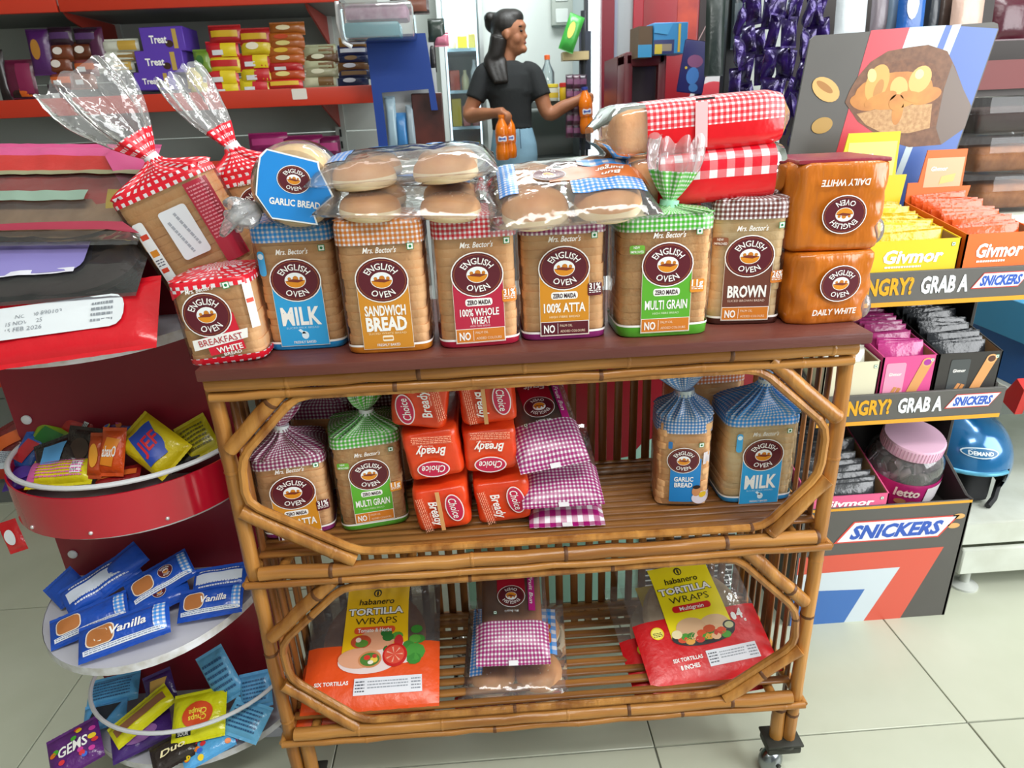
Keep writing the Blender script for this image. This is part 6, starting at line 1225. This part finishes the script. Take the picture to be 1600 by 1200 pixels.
# ------------------------------------------------------------------ the woman at the cooler
PY = 2.72
def pp(px, py, dy=0): return U(px, py, y=PY+dy)
K = mpp(pp(800, 120))
SKIN = M('#a06a4c', .5, var=(12, '#935f44'), spec=.35, key='skin'); HAIR = M('#17110f', .45, bump=(120, .4), stretch=(3, 3, .4), key='hair'); SHIRT = M('#16191b', .85, bump=(60, .25), key='black cotton'); DENIM = M('#7fa3b8', .8, bump=(200, .3), var=(10, '#6f93aa'), key='denim')
def solid(parts, name, mat, parent, origin, voxel=.007, smooth=4):
    "one continuous surface from overlapping limbs"
    mb = MB()
    for V, F, *_ in parts: mb.add(([tuple(Vector(v)-origin) for v in V], F), mat)
    o = mb.build(name, parent); bm = bmesh.new(); bm.from_mesh(o.data); bmesh.ops.recalc_face_normals(bm, faces=bm.faces); bm.to_mesh(o.data); bm.free()
    r = o.modifiers.new('r', 'REMESH'); r.mode = 'VOXEL'; r.voxel_size = voxel; r.use_smooth_shade = True
    s = o.modifiers.new('s', 'SMOOTH'); s.iterations = smooth; s.factor = .5
    dg = bpy.context.evaluated_depsgraph_get(); me = bpy.data.meshes.new_from_object(o.evaluated_get(dg)); old = o.data; o.modifiers.clear(); o.data = me
    for p_ in me.polygons: p_.use_smooth = True
    return o
def limb(pts, rad, n=5): 
    P = smoothpath(pts, n); m = len(P)-1; R = []
    for i in range(len(P)):
        t = i/m*(len(rad)-1); a = int(min(t, len(rad)-2)); R.append(rad[a]+(rad[a+1]-rad[a])*(t-a))
    return tube(P, R, 14)
def torso(rows): return loft([[(c.x+w*cos(a), c.y+d*sin(a), c.z) for a in [2*pi*i/28 for i in range(28)]] for c, w, d in rows])
FLZ = .20
hip = pp(803, 232); cxx = hip.x
wo = thing('person', 'woman in black T-shirt and pale jeans, hair in a bun, holding orange bottles', 'person', (cxx, PY, FLZ)); OR = Vector((cxx, PY, FLZ))
sh, ch, wa = pp(795, 103), pp(796, 140), pp(800, 195)
# head, turned to the right in profile
hc = pp(797, 53); fd = Vector((.93, -.30, 0)).normalized(); up = Vector((0, 0, 1)); sd = up.cross(fd)
HR = Matrix((fd, sd, up)).transposed()
def hp_(f, s, u): return hc+HR @ Vector((f, s, u))*K*1.0
def hball(f, s, u, a, b, c): return xf(ball((0, 0, 0), a*K, b*K, c*K, 18, 12), Matrix.Translation(hp_(f, s, u)) @ HR.to_4x4())
head = [hball(-2, 0, 6, 26, 21, 26), hball(6, 0, -8, 18, 16, 24), hball(9, 0, -20, 12, 12, 11), hball(20, 0, -22, 6, 8, 6), hball(24, 0, -4.5, 3.6, 4, 3.4), hball(21.5, 0, 0, 3, 2.8, 8), hball(21.5, 0, -12.5, 3, 5.5, 2.6), hball(12, 11, -8, 8, 6, 9), hball(12, -11, -8, 8, 6, 9), hball(20, 0, 10, 5, 12, 5), hball(0, 21, -3, 4.5, 2.5, 7.5), hball(0, -21, -3, 4.5, 2.5, 7.5),
        limb([pp(790, 112), pp(792, 96), hp_(-2, 0, -20)], [15*K, 12.5*K, 12.5*K])]
shL, elL, wrL, haL = pp(757, 116, .0), pp(733, 180, -.02), pp(772, 177, -.17), pp(787, 176, -.2)
shR, elR, wrR, haR = pp(832, 116, .0), pp(857, 178, -.03), pp(904, 156, -.05), pp(917, 149, -.05)
arms = [limb([shL, shL.lerp(elL, .5), elL, elL.lerp(wrL, .5), wrL], [13*K, 12.5*K, 10.5*K, 10*K, 7*K]), limb([shR, shR.lerp(elR, .5), elR, elR.lerp(wrR, .5), wrR], [13*K, 12.5*K, 10.5*K, 10*K, 7*K])]
def hand(w, h, down, out, thumb):
    d = (h-w).normalized(); parts = [limb([w, w.lerp(h, .5), h], [7*K, 8*K, 8*K], 3)]; side = d.cross(down).normalized()
    for i, (o_, L) in enumerate(((-6, 20), (-2, 23), (2, 22), (6, 18))):
        b = h+side*(o_*K)*1.0; parts.append(limb([b, b+d*(L*.35*K)+down*(3*K), b+d*(L*.35*K)+down*(L*.5*K), b+d*(L*.15*K)+down*(L*.85*K)], [3.4*K, 3.2*K, 3*K, 2.6*K], 3))
    b = w.lerp(h, .5); parts.append(limb([b, b+thumb*(9*K)+down*(5*K), b+thumb*(9*K)+down*(15*K)+d*(4*K)], [3.8*K, 3.4*K, 2.8*K], 3)); return parts
dn = Vector((0, 0, -1)); tor_rows = [(pp(803, 238), 30*K, 21*K), (pp(802, 215), 28*K, 20*K), (wa, 29*K, 20*K), (pp(798, 165), 30*K, 21*K), (ch, 34*K, 23*K), (pp(795, 118), 38*K, 19*K), (sh, 26*K, 14*K), (pp(793, 98), 12*K, 11*K)]
foot = [limb([Vector((cxx+s, PY, FLZ+.5)), Vector((cxx+s, PY+.01, FLZ+.25)), Vector((cxx+s*1.02, PY+.01, FLZ+.06)), Vector((cxx+s*1.1, PY-.03, FLZ+.035)), Vector((cxx+s*1.2, PY-.12, FLZ+.02))], [.05, .04, .03, .032, .02]) for s in (-.055, .055)]
body = solid([torso(tor_rows)]+head+arms+hand(wrL, haL, dn, 0, Vector((.2, -1, 0)).normalized())+hand(wrR, haR, dn, 0, Vector((.2, -1, 0)).normalized())+foot+[limb([pp(803, 232)+Vector((s, 0, 0)), Vector((cxx+s, PY, FLZ+.5))], [.052, .045]) for s in (-.055, .055)], 'body', SKIN, wo, OR, .0055, 3)
sleeves = [limb([sh.lerp(shL, .6), shL, shL.lerp(elL, .42), shL.lerp(elL, .62)], [15*K, 16*K, 16*K, 15.5*K]), limb([sh.lerp(shR, .6), shR, shR.lerp(elR, .4), shR.lerp(elR, .58)], [15*K, 16*K, 16*K, 15.5*K])]
solid([torso([(c, w+3*K, d+3.5*K) for c, w, d in [(pp(801, 203), 30*K, 21*K)]+tor_rows[2:7]]+[(pp(793, 95), 14.5*K, 13*K)]), xf(ball((0, 0, 0), 17*K, 14*K, 15*K), Matrix.Translation(pp(812, 143, -.03))), xf(ball((0, 0, 0), 17*K, 14*K, 15*K), Matrix.Translation(pp(782, 145, -.03)))]+sleeves, 'shirt', SHIRT, wo, OR, .007, 4)
jeans = [torso([(pp(803, 262), 38*K, 27*K), (pp(803, 243), 39*K, 28*K), (pp(803, 225), 37*K, 27*K), (pp(801, 199), 31.5*K, 23*K)])]+[limb([pp(803, 235)+Vector((s, 0, 0)), Vector((cxx+s, PY, FLZ+.5)), Vector((cxx+s, PY+.01, FLZ+.1))], [.066, .062, .052]) for s in (-.055, .055)]
solid(jeans, 'jeans', DENIM, wo, OR, .008, 4); one('fly_seam', tube([tuple(pp(812, 202, -.088)-OR), tuple(pp(814, 232, -.108)-OR)], .003, 6), M('#4a6478', .8), wo)
hb = lambda f, s, u, a, b, c: hball(f, s, u, a, b, c)
hair = [hb(-5, 0, 12, 25, 23, 23), hb(5, 0, 21, 17, 17, 13), hb(-14, 0, 0, 16, 21, 24), hb(10, 0, 24, 11, 13, 8), hb(-26, 4, 17, 15, 14, 15), hb(-30, -2, 23, 10, 10, 9)]
hair += [limb([hp_(-14, q, -5), hp_(-20, q*1.1, -28), pp(776, 100, -.03)+Vector((q*K*.7, .0, 0)), pp(785, 130, -.085)+Vector((q*K*.6, 0, 0))], [14*K, 13*K, 11*K, 4*K]) for q in (-14, -3, 9)]
solid(hair, 'hair', HAIR, wo, OR, .006, 3)
for s in (-1,): 
    o = solid([hb(19.2, s*9, 2, 3.2, 3.2, 2.0)], 'eye', M('#1a1412', .25), wo, OR, .003, 1); o = solid([hb(19.0, s*10, 8, 3, 6, 1.3)], 'eyebrow', HAIR, wo, OR, .003, 1)
o = solid([hb(19.2, 9, 2, 3.2, 3.2, 2.0)], 'eye', M('#1a1412', .25), wo, OR, .003, 1); solid([hb(22.6, 0, -13.5, 2.6, 5, 2.0)], 'lips', M('#7a3a36', .4), wo, OR, .003, 1)
struct(one('floor_platform', box(.2, 1.2, 2.5, 3.29, 0, FLZ), M('#8a8478', .6), smooth=False))
SODA = M('#e0720c', .15, spec=.7, key='orange soda'); CAPM = M('#e8842c', .4); SLB = ink('#4a5aa8')
def soda(label, top, bottomz, tilt=0, k=1, cap=SODA):
    h = (top.z-bottomz); T = thing('soda_bottle', label, 'bottle', (top.x, top.y, bottomz), (0, radians(tilt), 0), 'orange soda bottles')
    r = h*.165; one('bottle', lathe([(r*.8, 0), (r, h*.04), (r*1.02, h*.2), (r*.86, h*.38), (r*.92, h*.52), (r*1.0, h*.64), (r*.8, h*.78), (r*.42, h*.90), (r*.4, h*.94)], 20), SODA, T); one('cap', lathe([(r*.46, h*.94), (r*.46, h*1.0), (r*.4, h*1.005)], 16), cap, T)
    one('label', lathe([(r*.96, h*.38), (r*.94, h*.42), (r*.98, h*.54), (r*1.0, h*.58)], 20, False, False), M('#d86a1c', .3), T)
    P = Print(); P.rr(0, h*.48, r*1.3, h*.12, h*.03, '#dfe2ee', 0, 'brand_patch').rr(0, h*.48, r*1.0, h*.06, h*.02, '#4a5aa8', 1, 'brand_patch'); P.apply(lambda x, z, o: ((r+o)*sin(x/r), -(r+o)*cos(x/r), z), T)
def bz_(px, py, dy): return pp(px, py, dy).z
soda('nearer orange soda bottle hanging from her lowered hand', pp(783, 180, -.23), bz_(783, 250, -.23)); soda('second orange soda bottle in her lowered hand, right of the nearer one', pp(795, 180, -.19), bz_(795, 247, -.19))
soda('orange soda bottle with a blue cap held out towards the cooler', pp(918, 136, -.07), bz_(924, 208, -.07), -4, 1, M('#2a3a8a', .4))
